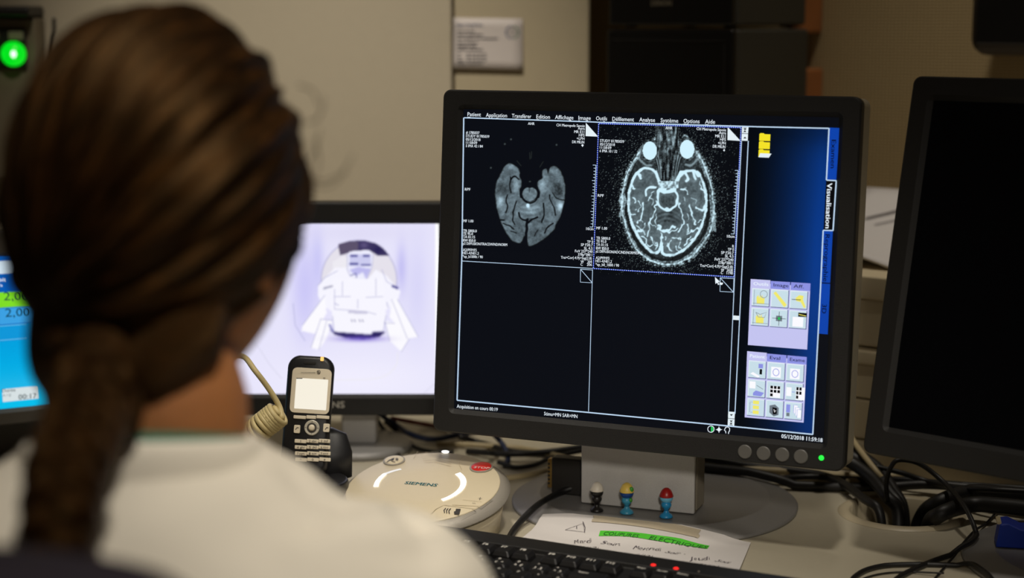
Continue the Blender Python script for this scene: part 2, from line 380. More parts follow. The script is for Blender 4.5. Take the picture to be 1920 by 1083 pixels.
# ================================================================== business card on the panel
WY = 2.35
def wallp(px, py, off=0.0): return ony(px, py, WY - off)
mb = MB(); g = []
TL, TRc, BR, BL = wallp(851, 33, .001), wallp(980, 35, .001), wallp(980, 131, .001), wallp(850, 128, .001)
for j in range(7):
    t = j / 6; row = []
    for i in range(7):
        s_ = i / 6; p = (TL * (1 - s_) + TRc * s_) * (1 - t) + (BL * (1 - s_) + BR * s_) * t
        row.append(p + A(0, -0.003 * t * t, 0))
    g.append(row)
mb.loft(g, closed=False); card = obj('business_card', mb, mat('card_white', (224, 214, 208), 0.6, noise=(80, 0.02)), smooth=True)
so = card.modifiers.new('s', 'SOLIDIFY'); so.thickness = 0.0006
tag(card, 'white printed card with a round blue and green emblem stuck to the cream wall', 'card')
def cardp(px, py):
    t = np.clip((py - 34) / 96, 0, 1); return ony(px, py, WY - .001 - 0.003 * t * t - 0.0011)
mbt = MB(); mbb = MB(); mbg = MB(); nf = A(0, -1, 0)
mbb.text('Bayer HealthCare', cardp(857, 49.5), cardp(905, 49.5), nf, 0.0042, bold=0.02)
for y, x0, words in ((60, 857, (11, 8, 9)), (67, 857, (16, 30)), (74, 857, (9, 22, 9, 30)), (82.5, 857, (14, 22)), (88.5, 857, (22, 12)), (94.5, 857, (18, 28)), (103, 858, (5,)), (103, 875, (6, 4, 6, 6, 6)), (109, 858, (5,)), (109, 875, (6, 4, 6, 6, 6)), (115, 858, (11,)), (115, 875, (6, 4, 6, 6, 6)), (121, 857, (20, 26))):
    x = x0
    for w_ in words: mbt.strip([cardp(x, y - 1.4), cardp(x + w_, y - 1.4)], 0.0019, nf); x += w_ + 2.2      # lines too small to read
lc = cardp(960.5, 60.5); rr = 0.0092
mbb.ring(lc, rr * 0.84, rr, A(1, 0, 0), A(0, 0, 1), R_(100), R_(260), 24); mbg.ring(lc, rr * 0.84, rr, A(1, 0, 0), A(0, 0, 1), R_(-80), R_(80), 24)
for i, ch in enumerate('BAYER'):
    p = lc + A((i - 2) * 0.0031, 0, -0.0011); mbt.text(ch, p - A(0.0011, 0, 0), p + A(0.0011, 0, 0), nf, 0.0025, bold=0.02)
    if i != 2: p = lc + A(0, 0, (2 - i) * 0.0031 - 0.0011); mbt.text(ch, p - A(0.0011, 0, 0), p + A(0.0011, 0, 0), nf, 0.0025, bold=0.02)
flat('lettering', mbt, mat('card_ink', (70, 66, 74), 0.6, noise=(100, 0.1)), card); flat('emblem', mbb, mat('card_blue', (40, 66, 120), 0.6, noise=(100, 0.1)), card)
flat('emblem', mbg, mat('card_green', (50, 110, 80), 0.6, noise=(100, 0.1)), card)

# ================================================================== control box with green lamps, top left
cb = thing('control_box', 'wall control box with a glowing green push button at the upper left', 'switch box', wallp(20, 160))
M_cb = mat('dull_beige_metal', (120, 110, 90), 0.5, noise=(60, 0.05))
def wbox(x0, y0, x1, y1, d0, d1):
    a = wallp(x0, y0, d0); b_ = wallp(x1, y1, d0); mb = MB(); z = (a[2] + b_[2]) / 2
    mb.box(((a[0] + b_[0]) / 2, WY - (d0 + d1) / 2, z), (abs(a[0] - b_[0]), d1 - d0, abs(a[2] - b_[2]))); return mb
obj('housing', wbox(-120, 34, 97, 330, 0.0005, 0.05), M_cb, cb, bevel=0.003)
obj('top_cover', wbox(-120, 12, 84, 31, 0.0005, 0.075), M_black, cb, bevel=0.004)
obj('lamp_plate', wbox(-46, 53, 53, 128, 0.0505, 0.056), M_black, cb, bevel=0.002)
obj('label_plate', wbox(16, 59, 44, 74, 0.0565, 0.058), mat('pale_label', (140, 136, 110), 0.6, noise=(60, 0.05)), cb)
obj('label_plate', wbox(-42, 59, -2, 74, 0.0565, 0.058), MATS['pale_label'], cb)
gm = bpy.data.materials.new('green_lamp'); gm.use_nodes = True; nt = gm.node_tree; b = nt.nodes['Principled BSDF']
b.inputs['Base Color'].default_value = lin((0, 90, 20)); b.inputs['Roughness'].default_value = 0.3
b.inputs['Emission Color'].default_value = lin((0, 225, 30)); b.inputs['Emission Strength'].default_value = 1.0
for x in (26, -30):
    c = wallp(x, 101, 0.056); mb = MB(); mb.lathe([(0.0165, 0), (0.0165, 0.004), (0.0145, 0.009), (0.009, 0.013), (0.003, 0.0146)], c, 32, (0, -1, 0)); lamp = obj('push_button', mb, gm, cb, smooth=True)
    lamp['label'] = 'glowing green push button'
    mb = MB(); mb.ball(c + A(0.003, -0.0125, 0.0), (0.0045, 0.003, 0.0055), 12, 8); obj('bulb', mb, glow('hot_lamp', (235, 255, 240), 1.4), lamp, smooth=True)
mb = MB(); mb.tube(catmull([wallp(101, 34, .004), wallp(101, 60, .004), wallp(98, 90, .004), wallp(96, 300, .004)], 6), 0.0025, 8); tag(obj('wall_cable', mb, M_cable, smooth=True), 'thin black cable running down the wall beside the green-lamp control box', 'cable')
# ================================================================== monitors
def monitor_shell(root, c, u, v, n, outer, screen, m_bezel, m_case, depth=0.05, lip=0.004, r=0.008, back=True):
    """outer, screen: (x0, x1, y0, y1) in metres on the screen plane, origin c."""
    def rr(bx, z, rad, grow=0.0):
        x0, x1, y0, y1 = bx; return rrect(c + (x0 + x1) / 2 * u + (y0 + y1) / 2 * v + z * n, u, v, x1 - x0 + 2 * grow, y1 - y0 + 2 * grow, rad + max(grow, 0))
    mb = MB()
    mb.loft([rr(outer, -0.010, r), rr(outer, lip - 0.0015, r), rr(outer, lip, r - 0.001, -0.0015), rr(screen, lip, 0.0018, 0.0045), rr(screen, 0.0, 0.0006, 0.0), rr(screen, -0.003, 0.0006)])
    obj('bezel', mb, m_bezel, root, smooth=False)
    mb = MB()
    mb.loft([rr(outer, -0.0102, r - 0.001, -0.0008), rr(outer, -depth + 0.012, r, 0.0), rr(outer, -depth, r, -0.012), rr(outer, -depth - 0.02, r, -0.07)], cap0=True, cap1=True)
    obj('casing', mb, m_case, root)
    mb = MB(); mb.loft([rr(screen, -0.0028, 0.0006, -0.0001), rr(screen, -0.0002, 0.0006, -0.0001)], True, True)
    return obj('screen', mb, None, root)

# ------------------------------------------------------------------ the large lit monitor
Cc, U, V, N = pose((0.1201, 1.6240, 1.0110), 22.5749, 5.1436)
def S(px, py, lift=0.0006): return onplane(px, py, Cc + N * lift, N)
base_c = A(0.150, 1.745, DESK)
main = thing('monitor', 'large grey-framed monitor showing two brain scans, at the centre of the desk', 'monitor', base_c, 'flat-panel monitors')
M_scr = glow('lit_black_screen', (9, 12, 19), 1.0, base=(3, 3, 4), rough=0.25)
scr = monitor_shell(main, Cc, U, V, N, (-0.2092, 0.2088, -0.1745, 0.1695), (-0.188, 0.188, -0.1505, 0.1505), M_bezel, M_case)
scr.data.materials.append(M_scr)
# neck and foot
nu = A(math.cos(R_(20.5)), -math.sin(R_(20.5)), 0); nb = A(math.sin(R_(20.5)), math.cos(R_(20.5)), 0)
fl_ = onz(1089, 944, DESK + 0.011); fr_ = onz(1300.5, 966.5, DESK + 0.011); nw = np.dot(fr_ - fl_, nu); ncen = fl_ + nu * nw / 2
mb = MB(); mb.box(A(ncen[0], ncen[1], DESK + 0.012 + 0.085) + nb * 0.0025, (nw, 0.005, 0.17), nu, nb, A(0, 0, 1)); obj('neck', mb, M_stand, main, bevel=0.0015)
mb = MB(); mb.box(A(ncen[0], ncen[1], DESK + 0.012 + 0.085) + nb * 0.0225, (nw - 0.001, 0.034, 0.17), nu, nb, A(0, 0, 1))
for k in range(9): mb.box(A(ncen[0], ncen[1], DESK + 0.012 + 0.08) + nb * (0.009 + 0.0034 * k) + nu * (nw / 2), (0.002, 0.0016, 0.155), nu, nb, A(0, 0, 1))
obj('neck_spine', mb, M_rib, main)
mb = MB(); mb.box(Cc - N * 0.085 - V * 0.06, (0.10, 0.12, 0.05), U, V, N); obj('hinge', mb, M_rib, main, bevel=0.004)
mb = MB(); mb.lathe([(0.150, 0.0004), (0.1502, 0.003), (0.148, 0.0045), (0.122, 0.0105), (0.1205, 0.0112), (0.1195, 0.0108), (0.02, 0.0112)], base_c, 96); obj('foot', mb, M_base, main, smooth=True)
# control buttons and power light on the frame
M_btn = mat('grey_buttons', (92, 90, 86), 0.45, noise=(300, 0.06))
for px, py in ((1397, 846), (1432, 849), (1467, 851.5), (1502, 855)):
    mb = MB(); mb.lathe([(0.0066, 0), (0.0066, 0.0012), (0.0058, 0.0017)], S(px, py, 0.004), 32, N); obj('control_button', mb, M_btn, main, smooth=False)
mb = MB(); mb.ball(S(1540, 858, 0.0045), (0.0026, 0.0026, 0.0014), 14, 8, (U, V, N)); o = obj('power_light', mb, glow('green_led', (40, 240, 70), 1.2), main, smooth=True); o['label'] = 'small glowing green light'

# ---- what the screen shows
LIFT = [0.0006]
M_white = glow('screen_white', (236, 246, 255)); M_pale = glow('screen_pale_blue', (190, 215, 240)); M_cyan = glow('screen_cyan', (150, 205, 235))
M_dotblue = glow('screen_blue_dots', (40, 60, 210)); M_tab = glow('screen_tab_blue', (12, 66, 170)); M_navytext = glow('screen_navy', (4, 8, 34))
M_lilac = glow('screen_lilac', (196, 196, 240)); M_lilacdk = glow('screen_lilac_dark', (140, 146, 226)); M_btnface = glow('screen_button_face', (200, 222, 232)); M_btnedge = glow('screen_button_edge', (92, 102, 150)); M_btnlite = glow('screen_button_light', (228, 240, 246))
M_yel = glow('screen_yellow', (244, 226, 40)); M_yel2 = glow('screen_pale_yellow', (240, 232, 110)); M_blk = glow('screen_black', (6, 6, 10)); M_grn = glow('screen_green', (40, 190, 90)); M_gry = glow('screen_grey', (110, 120, 130))
PXM = 0.301 / 606
def lineS(mb, pts, wpx, lift=0.0007, closed=False): mb.strip([S(x, y, lift) for x, y in pts], wpx * PXM, N, closed)
def quadS(mb, pts, lift=0.0006): mb.poly([S(x, y, lift) for x, y in pts][::-1])
def textS(mb, t, x0, y0, x1, y1, cap, bold=0.015, lift=0.0008, shear=0): mb.text(t, S(x0, y0, lift), S(x1, y1, lift), N, cap * PXM, bold=bold, shear=shear)

# scan pictures ----------------------------------------------------
G_pic = glow_picture('scan_picture')
TINT = A(0.80, 0.93, 1.0)
def c1(x, y): return (820 + x / 3.1857, 160 + y / 3.1857)
def c2(x, y): return (1100 + x / 3.1857, 200 + y / 3.1857)
xs = np.arange(300, 822, 2.6); ys = np.arange(290, 985, 2.6); X, Y = np.meshgrid(xs, ys)
wx = X + 7 * (vnoise(X, Y, 26, 1) - .5); wy = Y + 7 * (vnoise(X, Y, 26, 2) - .5)
I = np.zeros(X.shape) + 0.02
LH = [(415, 470), (440, 464), (478, 488), (490, 515), (494, 545), (507, 572), (506, 600), (492, 625), (500, 660), (520, 690), (548, 700), (575, 692), (600, 665), (612, 640), (600, 600), (598, 572), (630, 552), (622, 515), (650, 496), (662, 530), (672, 492), (700, 482), (728, 500), (748, 545), (762, 590), (766, 640), (752, 715), (738, 775), (712, 828), (688, 870), (640, 912), (600, 942), (562, 958), (540, 952), (530, 905), (516, 900), (500, 938), (484, 944), (448, 928), (414, 888), (386, 832), (364, 768), (350, 700), (344, 640), (352, 580), (376, 526), (400, 488)]
m = pmask(wx, wy, catmull(LH, 5, True)).astype(float); ms = blur(m, 2)
g = 0.36 + 0.10 * (vnoise(X, Y, 40, 3) - .5) + 0.12 * (vnoise(X, Y, 14, 4) - .5) + 0.08 * (vnoise(X, Y, 5, 5) - .5)
g -= 0.10 * np.exp(-((X - 395) ** 2 / 1500 + (Y - 620) ** 2 / 1500)) + 0.13 * np.exp(-((X - 725) ** 2 / 1100 + (Y - 620) ** 2 / 2600))
for (x, y, sx, sy, a) in ((468, 605, 20, 60, .16), (625, 590, 22, 50, .16), (550, 650, 36, 36, .12), (375, 690, 16, 26, .28), (735, 720, 18, 26, .32), (555, 735, 60, 40, .12), (440, 490, 26, 18, .12), (690, 510, 24, 20, .10)): g += a * np.exp(-(((X - x) / sx) ** 2 + ((Y - y) / sy) ** 2))
g += 0.06 * np.sin((Y + 0.004 * (X - 555) ** 2) / 5.0) * np.exp(-(((X - 555) / 70) ** 2 + ((Y - 755) / 45) ** 2))
I = I * (1 - ms) + g * ms
for pts, w in (([(440, 545), (432, 600), (442, 640)], 6), ([(440, 560), (462, 540), (488, 560)], 7), ([(418, 650), (412, 690), (420, 720), (408, 760)], 6), ([(474, 690), (456, 740), (450, 800), (462, 830)], 6), ([(484, 760), (500, 795), (540, 806)], 9), ([(600, 790), (565, 800), (545, 820)], 10), ([(632, 705), (638, 760), (624, 820)], 7), ([(668, 655), (678, 690), (700, 735), (708, 775)], 6), ([(686, 640), (722, 680), (758, 684)], 4), ([(540, 800), (534, 850), (528, 930)], 14), ([(392, 824), (430, 836), (456, 856)], 6), ([(360, 800), (398, 802)], 7), ([(694, 825), (660, 850), (640, 880)], 6), ([(440, 870), (470, 880)], 5), ([(600, 860), (580, 900)], 4), ([(500, 480), (508, 560), (510, 600)], 10)):
    I = line(I, wx, wy, pts, w, 0.03, 4)
st_ = blur(pmask(X, Y, catmull([(552, 612), (575, 608), (594, 628), (596, 655), (580, 680), (552, 694), (524, 682), (508, 656), (512, 628), (530, 608)], 5, True)).astype(float), 1); I = I * (1 - st_) + (.40 + .14 * (vnoise(X, Y, 12, 9) - .5)) * st_
ang = np.linspace(R_(-200), R_(20), 30); I = line(I, X, Y, [(552 + 54 * math.cos(a), 650 + 50 * math.sin(a)) for a in ang], 12, 0.015, 4, False)
I = line(I, X, Y, [(502, 664), (520, 688), (548, 704), (582, 692), (602, 664)], 7, 0.03, 4)
I += 0.9 * np.exp(-(((X - 541) / 8) ** 2 + ((Y - 716) / 10) ** 2)) + 0.25 * np.exp(-(((X - 553) / 8) ** 2 + ((Y - 574) / 5) ** 2))
I = np.where((np.abs(X - 550) < 4) & (Y > 605) & (Y < 640), I * 0.7, I)
for pts in ([(475, 450), (500, 480)], [(632, 455), (612, 488)], [(551, 400), (553, 440)], [(563, 395), (561, 435)]): I = line(I, X, Y, pts, 4, 0.32, 8, amt=.7)
for x, y in ((403, 350), (712, 355), (440, 322), (320, 492)): I += 0.3 * np.exp(-((X - x) ** 2 + (Y - y) ** 2) / 40)
I = blur(I, 1) + 0.03 * (RNG.random(I.shape) - .5) * ms
picture('scan_picture', xs, ys, np.maximum(np.clip(I * 1.32 - .03, 0, 1)[..., None] * TINT, A(.035, .047, .075)), lambda x, y: S(*c1(x, y), 0.0004), G_pic, scr)
xs = np.arange(72, 898, 3.1); ys = np.arange(104, 1004, 3.1); X, Y = np.meshgrid(xs, ys)
wx = X + 10 * (vnoise(X, Y, 28, 21) - .5); wy = Y + 10 * (vnoise(X, Y, 28, 22) - .5)
hx, hy = (X - 482) / 285, (Y - 560) / 400; rad = np.sqrt(hx ** 2 + hy ** 2)
dens = np.clip(1.35 - rad, 0, 1) * 0.55 + 0.05
sp = RNG.random(X.shape); I = np.where(sp < dens * 0.55, 0.15 + 0.6 * RNG.random(X.shape), 0.02)
inner = rad < 0.93; I = np.where(inner, 0.12 + 0.30 * vnoise(X, Y, 9, 23) * RNG.random(X.shape), I)
OUT = [(395, 195), (330, 250), (262, 360), (226, 460), (212, 560), (226, 690), (280, 825), (370, 912), (480, 944), (590, 915), (690, 825), (752, 690), (758, 590), (738, 450), (700, 340), (640, 250), (585, 180)]
so_ = catmull(OUT, 8); d = sdist(wx, wy, so_); I = np.where(d < 17, np.clip(.05 + 1.0 * (vnoise(X, Y, 7, 24) - .25) * (.5 + .9 * RNG.random(X.shape)) * (1 - .5 * np.exp(-((d - 4) / 3) ** 2)), 0, .9), I)
IN = [(300, 300), (262, 400), (240, 500), (238, 600), (256, 710), (310, 822), (390, 895), (480, 914), (575, 890), (660, 815), (715, 720), (734, 600), (726, 480), (694, 380)]
d = sdist(wx, wy, catmull(IN, 8)); I = np.where(d < 11, 0.04 + 0.14 * RNG.random(X.shape), I)
st = (np.abs(X - 482) < 70) & (Y < 470); I = np.where(st, np.clip((0.02 + 0.8 * (vnoise(X * 3.0, Y * .4, 18, 25) - .25)) * (.35 + .9 * vnoise(X, Y, 14, 26)) + .3 * (RNG.random(X.shape) - .4), 0, .8), I)
for sx in (-1, 1):
    cx = 487 + sx * 112
    for k in range(4): I = line(I, X, Y, [(cx - sx * (30 + 7 * k), 290), (cx - sx * (46 + 6 * k), 350), (cx - sx * (62 + 3 * k), 430)], 5, 0.55 if k % 2 else 0.06, 4)
    I = line(I, wx, wy, [(cx + sx * 70, 300), (cx + sx * 30, 345), (cx - sx * 10, 350)], 12, .5, 8)
d = pmask(X, Y, [(218, 490), (190, 560), (205, 600), (190, 660), (215, 650), (240, 560)]); I = np.where(d, .3 + .5 * RNG.random(X.shape), I)
d = pmask(X, Y, [(738, 560), (768, 640), (774, 750), (756, 740), (738, 650)]); I = np.where(d, .3 + .4 * RNG.random(X.shape), I)
nz = vnoise(X, Y, 9, 51) * (.55 + .7 * RNG.random(X.shape))
for pts_, w_, v_ in ((OUT, 9, .62), (IN, 3, .0)):
    d = sdist(wx, wy, catmull(pts_, 8)); a_ = np.clip((w_ / 2 + 3 - d) / 4, 0, 1) * (Y > 200); I = I * (1 - a_) + np.clip(v_ + .75 * (nz - .35), 0, .95) * a_ if v_ else I
d = sdist(wx + 2, wy, [((x - 482) * .955 + 482, (y - 560) * .965 + 560) for x, y in catmull(OUT, 8)]); a_ = np.clip((6 - d) / 4, 0, 1) * (Y > 230); I = I * (1 - a_) + np.clip(.34 + .7 * (nz - .35), 0, .8) * a_
BR2 = [(345, 368), (300, 396), (270, 450), (253, 520), (250, 600), (265, 680), (300, 760), (345, 828), (396, 870), (432, 862), (446, 815), (452, 870), (482, 886), (532, 880), (592, 845), (650, 780), (690, 700), (712, 610), (712, 520), (690, 440), (655, 382), (604, 372), (562, 390), (540, 430), (526, 480), (482, 470), (440, 480), (428, 430), (402, 375)]
m = pmask(X, Y, catmull(BR2, 5, True)).astype(float); ms = blur(m, 1)
g = 0.34 + 0.12 * (vnoise(X, Y, 36, 31) - .5) + 0.10 * (vnoise(X, Y, 12, 32) - .5) + 0.06 * (vnoise(X, Y, 5, 33) - .5)
g -= 0.08 * np.exp(-(((X - 478) / 75) ** 2 + ((Y - 640) / 60) ** 2)); g += 0.08 * np.sin((Y + 0.006 * (X - 480) ** 2 * -1) / 4.2) * np.exp(-(((X - 478) / 75) ** 2 + ((Y - 655) / 45) ** 2))
I = I * (1 - ms) + g * ms
edge = sdist(X, Y, catmull(BR2, 5, True)); I = np.where((edge < 5 + 5 * vnoise(X, Y, 20, 34)) & (Y > 380), 0.66 + .3 * vnoise(X, Y, 15, 35), I)
Wl = [([(300, 398), (345, 368), (400, 378), (428, 425), (438, 480)], 15), ([(526, 486), (548, 425), (590, 390), (640, 384), (668, 410)], 20), ([(590, 395), (605, 430), (600, 440)], 18), ([(636, 392), (650, 430)], 14), ([(438, 485), (422, 540), (432, 585), (476, 622), (528, 588), (544, 540), (530, 490)], 15), ([(440, 496), (482, 508), (528, 494)], 26), ([(470, 480), (486, 466), (510, 480)], 30),
      ([(356, 530), (354, 505), (372, 482), (410, 484)], 14), ([(570, 492), (592, 492), (602, 520)], 12), ([(340, 570), (340, 610), (324, 650), (320, 684)], 9), ([(412, 590), (400, 640), (378, 680), (372, 730), (362, 770)], 9), ([(552, 590), (566, 640), (574, 700), (556, 745)], 9), ([(612, 585), (622, 630), (642, 676), (646, 706)], 9),
      ([(655, 604), (686, 614), (706, 596)], 13), ([(430, 712), (452, 742), (482, 738), (520, 716)], 13), ([(446, 742), (500, 748), (545, 730)], 9), ([(450, 760), (446, 815), (448, 860)], 10), ([(382, 778), (394, 806), (420, 830)], 8), ([(330, 770), (360, 790), (352, 820)], 8), ([(300, 740), (330, 735)], 12), ([(300, 716), (326, 730)], 8), ([(512, 790), (540, 778), (560, 794)], 7), ([(584, 830), (602, 796), (624, 776)], 10), ([(480, 820), (500, 850)], 9), ([(540, 830), (548, 866)], 7), ([(600, 760), (625, 740), (640, 745)], 8),
      ([(262, 470), (290, 490)], 12), ([(310, 400), (320, 424)], 13), ([(258, 640), (284, 648)], 8), ([(280, 540), (296, 556), (288, 580)], 6), ([(700, 500), (680, 480), (684, 450)], 8), ([(380, 690), (412, 720)], 6), ([(420, 640), (412, 690), (430, 730)], 5), ([(662, 690), (690, 680)], 8), ([(375, 545), (395, 560), (388, 590)], 4), ([(575, 545), (590, 560)], 5)]
wx2 = X + 16 * (vnoise(X, Y, 17, 41) - .5); wy2 = Y + 16 * (vnoise(X, Y, 17, 42) - .5); md = .45 + 1.1 * vnoise(X, Y, 13, 43)
Wl += [([(352, 700), (338, 730), (344, 760)], 7), ([(310, 560), (322, 590), (312, 620)], 5), ([(410, 800), (420, 826), (412, 850)], 6), ([(500, 800), (492, 830), (506, 862)], 6), ([(560, 810), (556, 838), (570, 850)], 6), ([(640, 740), (660, 722), (676, 726)], 6), ([(300, 690), (322, 680), (338, 690)], 5), ([(596, 700), (606, 730), (596, 752)], 5), ([(286, 620), (300, 612)], 5), ([(436, 440), (452, 470)], 8), ([(372, 560), (386, 520), (404, 510)], 5), ([(420, 560), (410, 600)], 7), ([(546, 560), (556, 600)], 7), ([(630, 540), (650, 560), (644, 585)], 4), ([(600, 640), (606, 670)], 4), ([(470, 770), (476, 800)], 5), ([(360, 815), (376, 830), (392, 822)], 6), ([(620, 800), (636, 786)], 7)]
for pts, w in Wl: I = line(I, wx2 if w < 14 else wx, wy2 if w < 14 else wy, pts, w * .86, 0.88, 5, mod=md if w < 14 else .7 + .6 * vnoise(X, Y, 20, 44))
HE = [(445, 535), (462, 528), (482, 536), (505, 528), (520, 538), (522, 565), (506, 588), (480, 602), (452, 580), (442, 556)]
d = pmask(X, Y, catmull(HE, 5, True)); I = np.where(d, 0.20 + .12 * vnoise(X, Y, 9, 36), I)
I = line(I, X, Y, [(468, 612), (478, 604), (490, 612), (478, 622)], 8, .9, 4)
for cx, cy, rx, ry in ((377, 262, 41, 53), (600, 254, 42, 54)):
    e = np.sqrt(((X - cx) / rx) ** 2 + ((Y - cy) / ry) ** 2); I = np.where((e > 1.0) & (e < 1.32), 0.45 * vnoise(X, Y, 8, 37), I); I = np.where(e < 1.02, 1.0, I)
I = np.where((np.abs(X - 487) < 60) & (np.abs(Y - 465) < 22), .35 + .55 * vnoise(X, Y, 10, 38), I)
Ir = blur(I, 1) * .65 + I * .35
picture('scan_picture', xs, ys, np.maximum(np.clip(Ir * 1.28 - .02, 0, 1)[..., None] * A(.82, .95, 1.0), A(.030, .042, .065)), lambda x, y: S(*c2(x, y), 0.0004), G_pic, scr)

# navy panel on the right -------------------------------------------
xs = np.linspace(0, 1, 40); ys = np.linspace(0, 1, 50); X, Y = np.meshgrid(xs, ys)
b1 = np.clip(X * 1.15 - 0.05, 0, 1) ** 1.3 * (0.55 + 0.45 * np.exp(-((Y - .45) / .6) ** 2)); b1 = b1 * (1 - 0.35 * np.exp(-(Y / .06) ** 2))
rgbp = np.stack([0.01 + 0.02 * b1, 0.03 + 0.19 * b1, 0.06 + 0.47 * b1], -1)
def bil(q, a, b_): 
    (x0, y0), (x1, y1), (x2, y2), (x3, y3) = q
    return ((x0 * (1 - a) + x1 * a) * (1 - b_) + (x3 * (1 - a) + x2 * a) * b_, (y0 * (1 - a) + y1 * a) * (1 - b_) + (y3 * (1 - a) + y2 * a) * b_)
NV = [(1404, 238), (1554, 240.5), (1524, 814), (1379, 801)]
picture('side_panel', xs, ys, rgbp, lambda a, b_: S(*bil(NV, a, b_), 0.0003), G_pic, scr)
# right-hand border stays inside the tab steps
for q in ([(1555, 239), (1574.5, 240), (1568, 337), (1550, 336.5)], [(1544, 432.5), (1561.5, 433), (1556.5, 530), (1539.5, 529)], [(1540, 531), (1556.5, 532), (1552, 626.5), (1535.5, 625)]):
    mb = MB(); quadS(mb, q); flat('tab', mb, M_tab, scr)
mb = MB(); quadS(mb, [(1550, 338), (1568, 338.5), (1562, 431.5), (1544.5, 431)], 0.0005); flat('tab', mb, M_blk, scr)
mb = MB()
lineS(mb, [(870, 220.5), (1100, 228), (1122, 229), (1420, 237.5), (1554, 240.5)], 2.2); lineS(mb, [(869.5, 220.5), (866, 480), (857, 750)], 2.6)
lineS(mb, [(857, 750), (1100, 772.5), (1400, 801.5), (1524, 814)], 2.4)
lineS(mb, [(1554.5, 240), (1549.5, 337.5)], 2.4); lineS(mb, [(1549.5, 337.5), (1568, 338.5)], 2.2); lineS(mb, [(1568, 338.5), (1562, 432)], 2.4); lineS(mb, [(1562, 432), (1543.5, 431.5)], 2.2); lineS(mb, [(1543.5, 431.5), (1538.5, 540), (1524, 814)], 2.4)
lineS(mb, [(866, 489), (1112, 503)], 1.2); lineS(mb, [(1111, 505), (1103.5, 771)], 1.2)
lineS(mb, [(1390.5, 264), (1378, 505), (1366, 771)], 1.4); lineS(mb, [(1403, 264), (1391.5, 500), (1378, 775)], 1.8)
for q in ([(1088.5, 504.5), (1111, 506), (1110.5, 530), (1088, 528.5)], [(1350.5, 520.5), (1376, 522), (1375, 547.5), (1350, 546)]):
    lineS(mb, q + [q[0]], 1.2); lineS(mb, [q[0], q[2]], 1.2)
# scale bars
for x0, y0, x1, y1 in ((1117.5, 309.5, 1111.5, 425.5), (1384, 319.5, 1376.5, 438.5)):
    lineS(mb, [(x0, y0), (x1, y1)], 1.3)
    for k in range(21): t = k / 20; L = 6 if k % 5 == 0 else 4; lineS(mb, [(x0 + (x1 - x0) * t - L, y0 + (y1 - y0) * t - .3), (x0 + (x1 - x0) * t, y0 + (y1 - y0) * t)], 1.1)
flat('line_work', mb, M_pale, scr)
for q in ([(1098.5, 230), (1121.5, 256), (1098, 255)], [(1364.5, 238), (1388.5, 264), (1364, 262.5)]): mb = MB(); quadS(mb, q); flat('corner_flag', mb, M_btnlite, scr)
for q in ([(1391.5, 237), (1403.5, 237.5), (1402.5, 250), (1391, 249.5)], [(1391, 250.5), (1402.5, 251), (1402, 264), (1390.3, 263.5)], [(1365.5, 771), (1378, 772), (1377.3, 784.5), (1365, 783.3)], [(1365, 784.3), (1377.3, 785.5), (1376.7, 798.5), (1364.3, 797.3)], [(1373.5, 591), (1386.5, 592), (1386, 600), (1373, 599)]): mb = MB(); quadS(mb, q); flat('scroll_box', mb, M_btnlite, scr)
mb = MB()
for cx, cy, s_ in ((1396.8, 258, 1), (1396.9, 242, 1), (1396.7, 246, 1), (1371.3, 777.7, -1), (1371, 789.4, -1), (1370.7, 793.7, -1)): quadS(mb, [(cx, cy - 2 * s_), (cx + 3, cy + 1.5 * s_), (cx - 3, cy + 1.5 * s_)], 0.0009)
lineS(mb, [(1393.8, 239.8), (1400, 240)], 1.2, .0009); lineS(mb, [(1367.8, 796), (1373.8, 796.5)], 1.2, .0009)
flat('arrow_marks', mb, M_blk, scr)
# dotted frame of the selected scan
B = [(1122.5, 231.5), (1389.5, 239), (1376.5, 519), (1112.5, 503)]
mb = MB(); lineS(mb, B, 2.6, closed=True); flat('selection_frame', mb, M_dotblue, scr)
mb = MB()
for i in range(4):
    (x0, y0), (x1, y1) = B[i], B[(i + 1) % 4]; L = math.hypot(x1 - x0, y1 - y0); k = int(L / 4.0)
    for j in range(k): t = (j + .3) / k; t2 = (j + .68) / k; lineS(mb, [(x0 + (x1 - x0) * t, y0 + (y1 - y0) * t), (x0 + (x1 - x0) * t2, y0 + (y1 - y0) * t2)], 1.7, .0009)
flat('selection_dots', mb, M_pale, scr)
# menu bar, captions
mb = MB()
menu = [('Patient', 876.5, 217.5, 901.5, 218.3), ('Application', 911, 219, 950.5, 220), ('Transférer', 959.5, 220.5, 996, 221.7), ('Edition', 1005.5, 222, 1031, 222.8), ('Affichage', 1040.5, 223, 1075, 224), ('Image', 1084.5, 224.3, 1107.5, 225), ('Outils', 1117.5, 225.2, 1138, 225.8), ('Défilement', 1148, 226.3, 1188.5, 227.5), ('Analyse', 1198.5, 227.8, 1228, 228.6), ('Système', 1238.5, 229, 1271.5, 230), ('Options', 1281.5, 230.3, 1311.5, 231), ('Aide', 1322, 231.5, 1340.5, 232)]
for t, x0, y0, x1, y1 in menu: textS(mb, t, x0, y0, x1, y1, 8.2, bold=0.005)
for x0, y, x1 in ((876.5, 219.5, 882), (930, 221.5, 934.5), (966, 222.7, 969.5), (1005.5, 224, 1010.5), (1068, 226.5, 1072), (1084.5, 226.2, 1087), (1131, 227.5, 1134), (1148, 228.3, 1154.5), (1204, 230.3, 1209), (1238.5, 231, 1244.5), (1281.5, 232.3, 1288.5), (1322, 233.5, 1328.5)): lineS(mb, [(x0, y), (x1, y + .2)], 0.9, .0008)
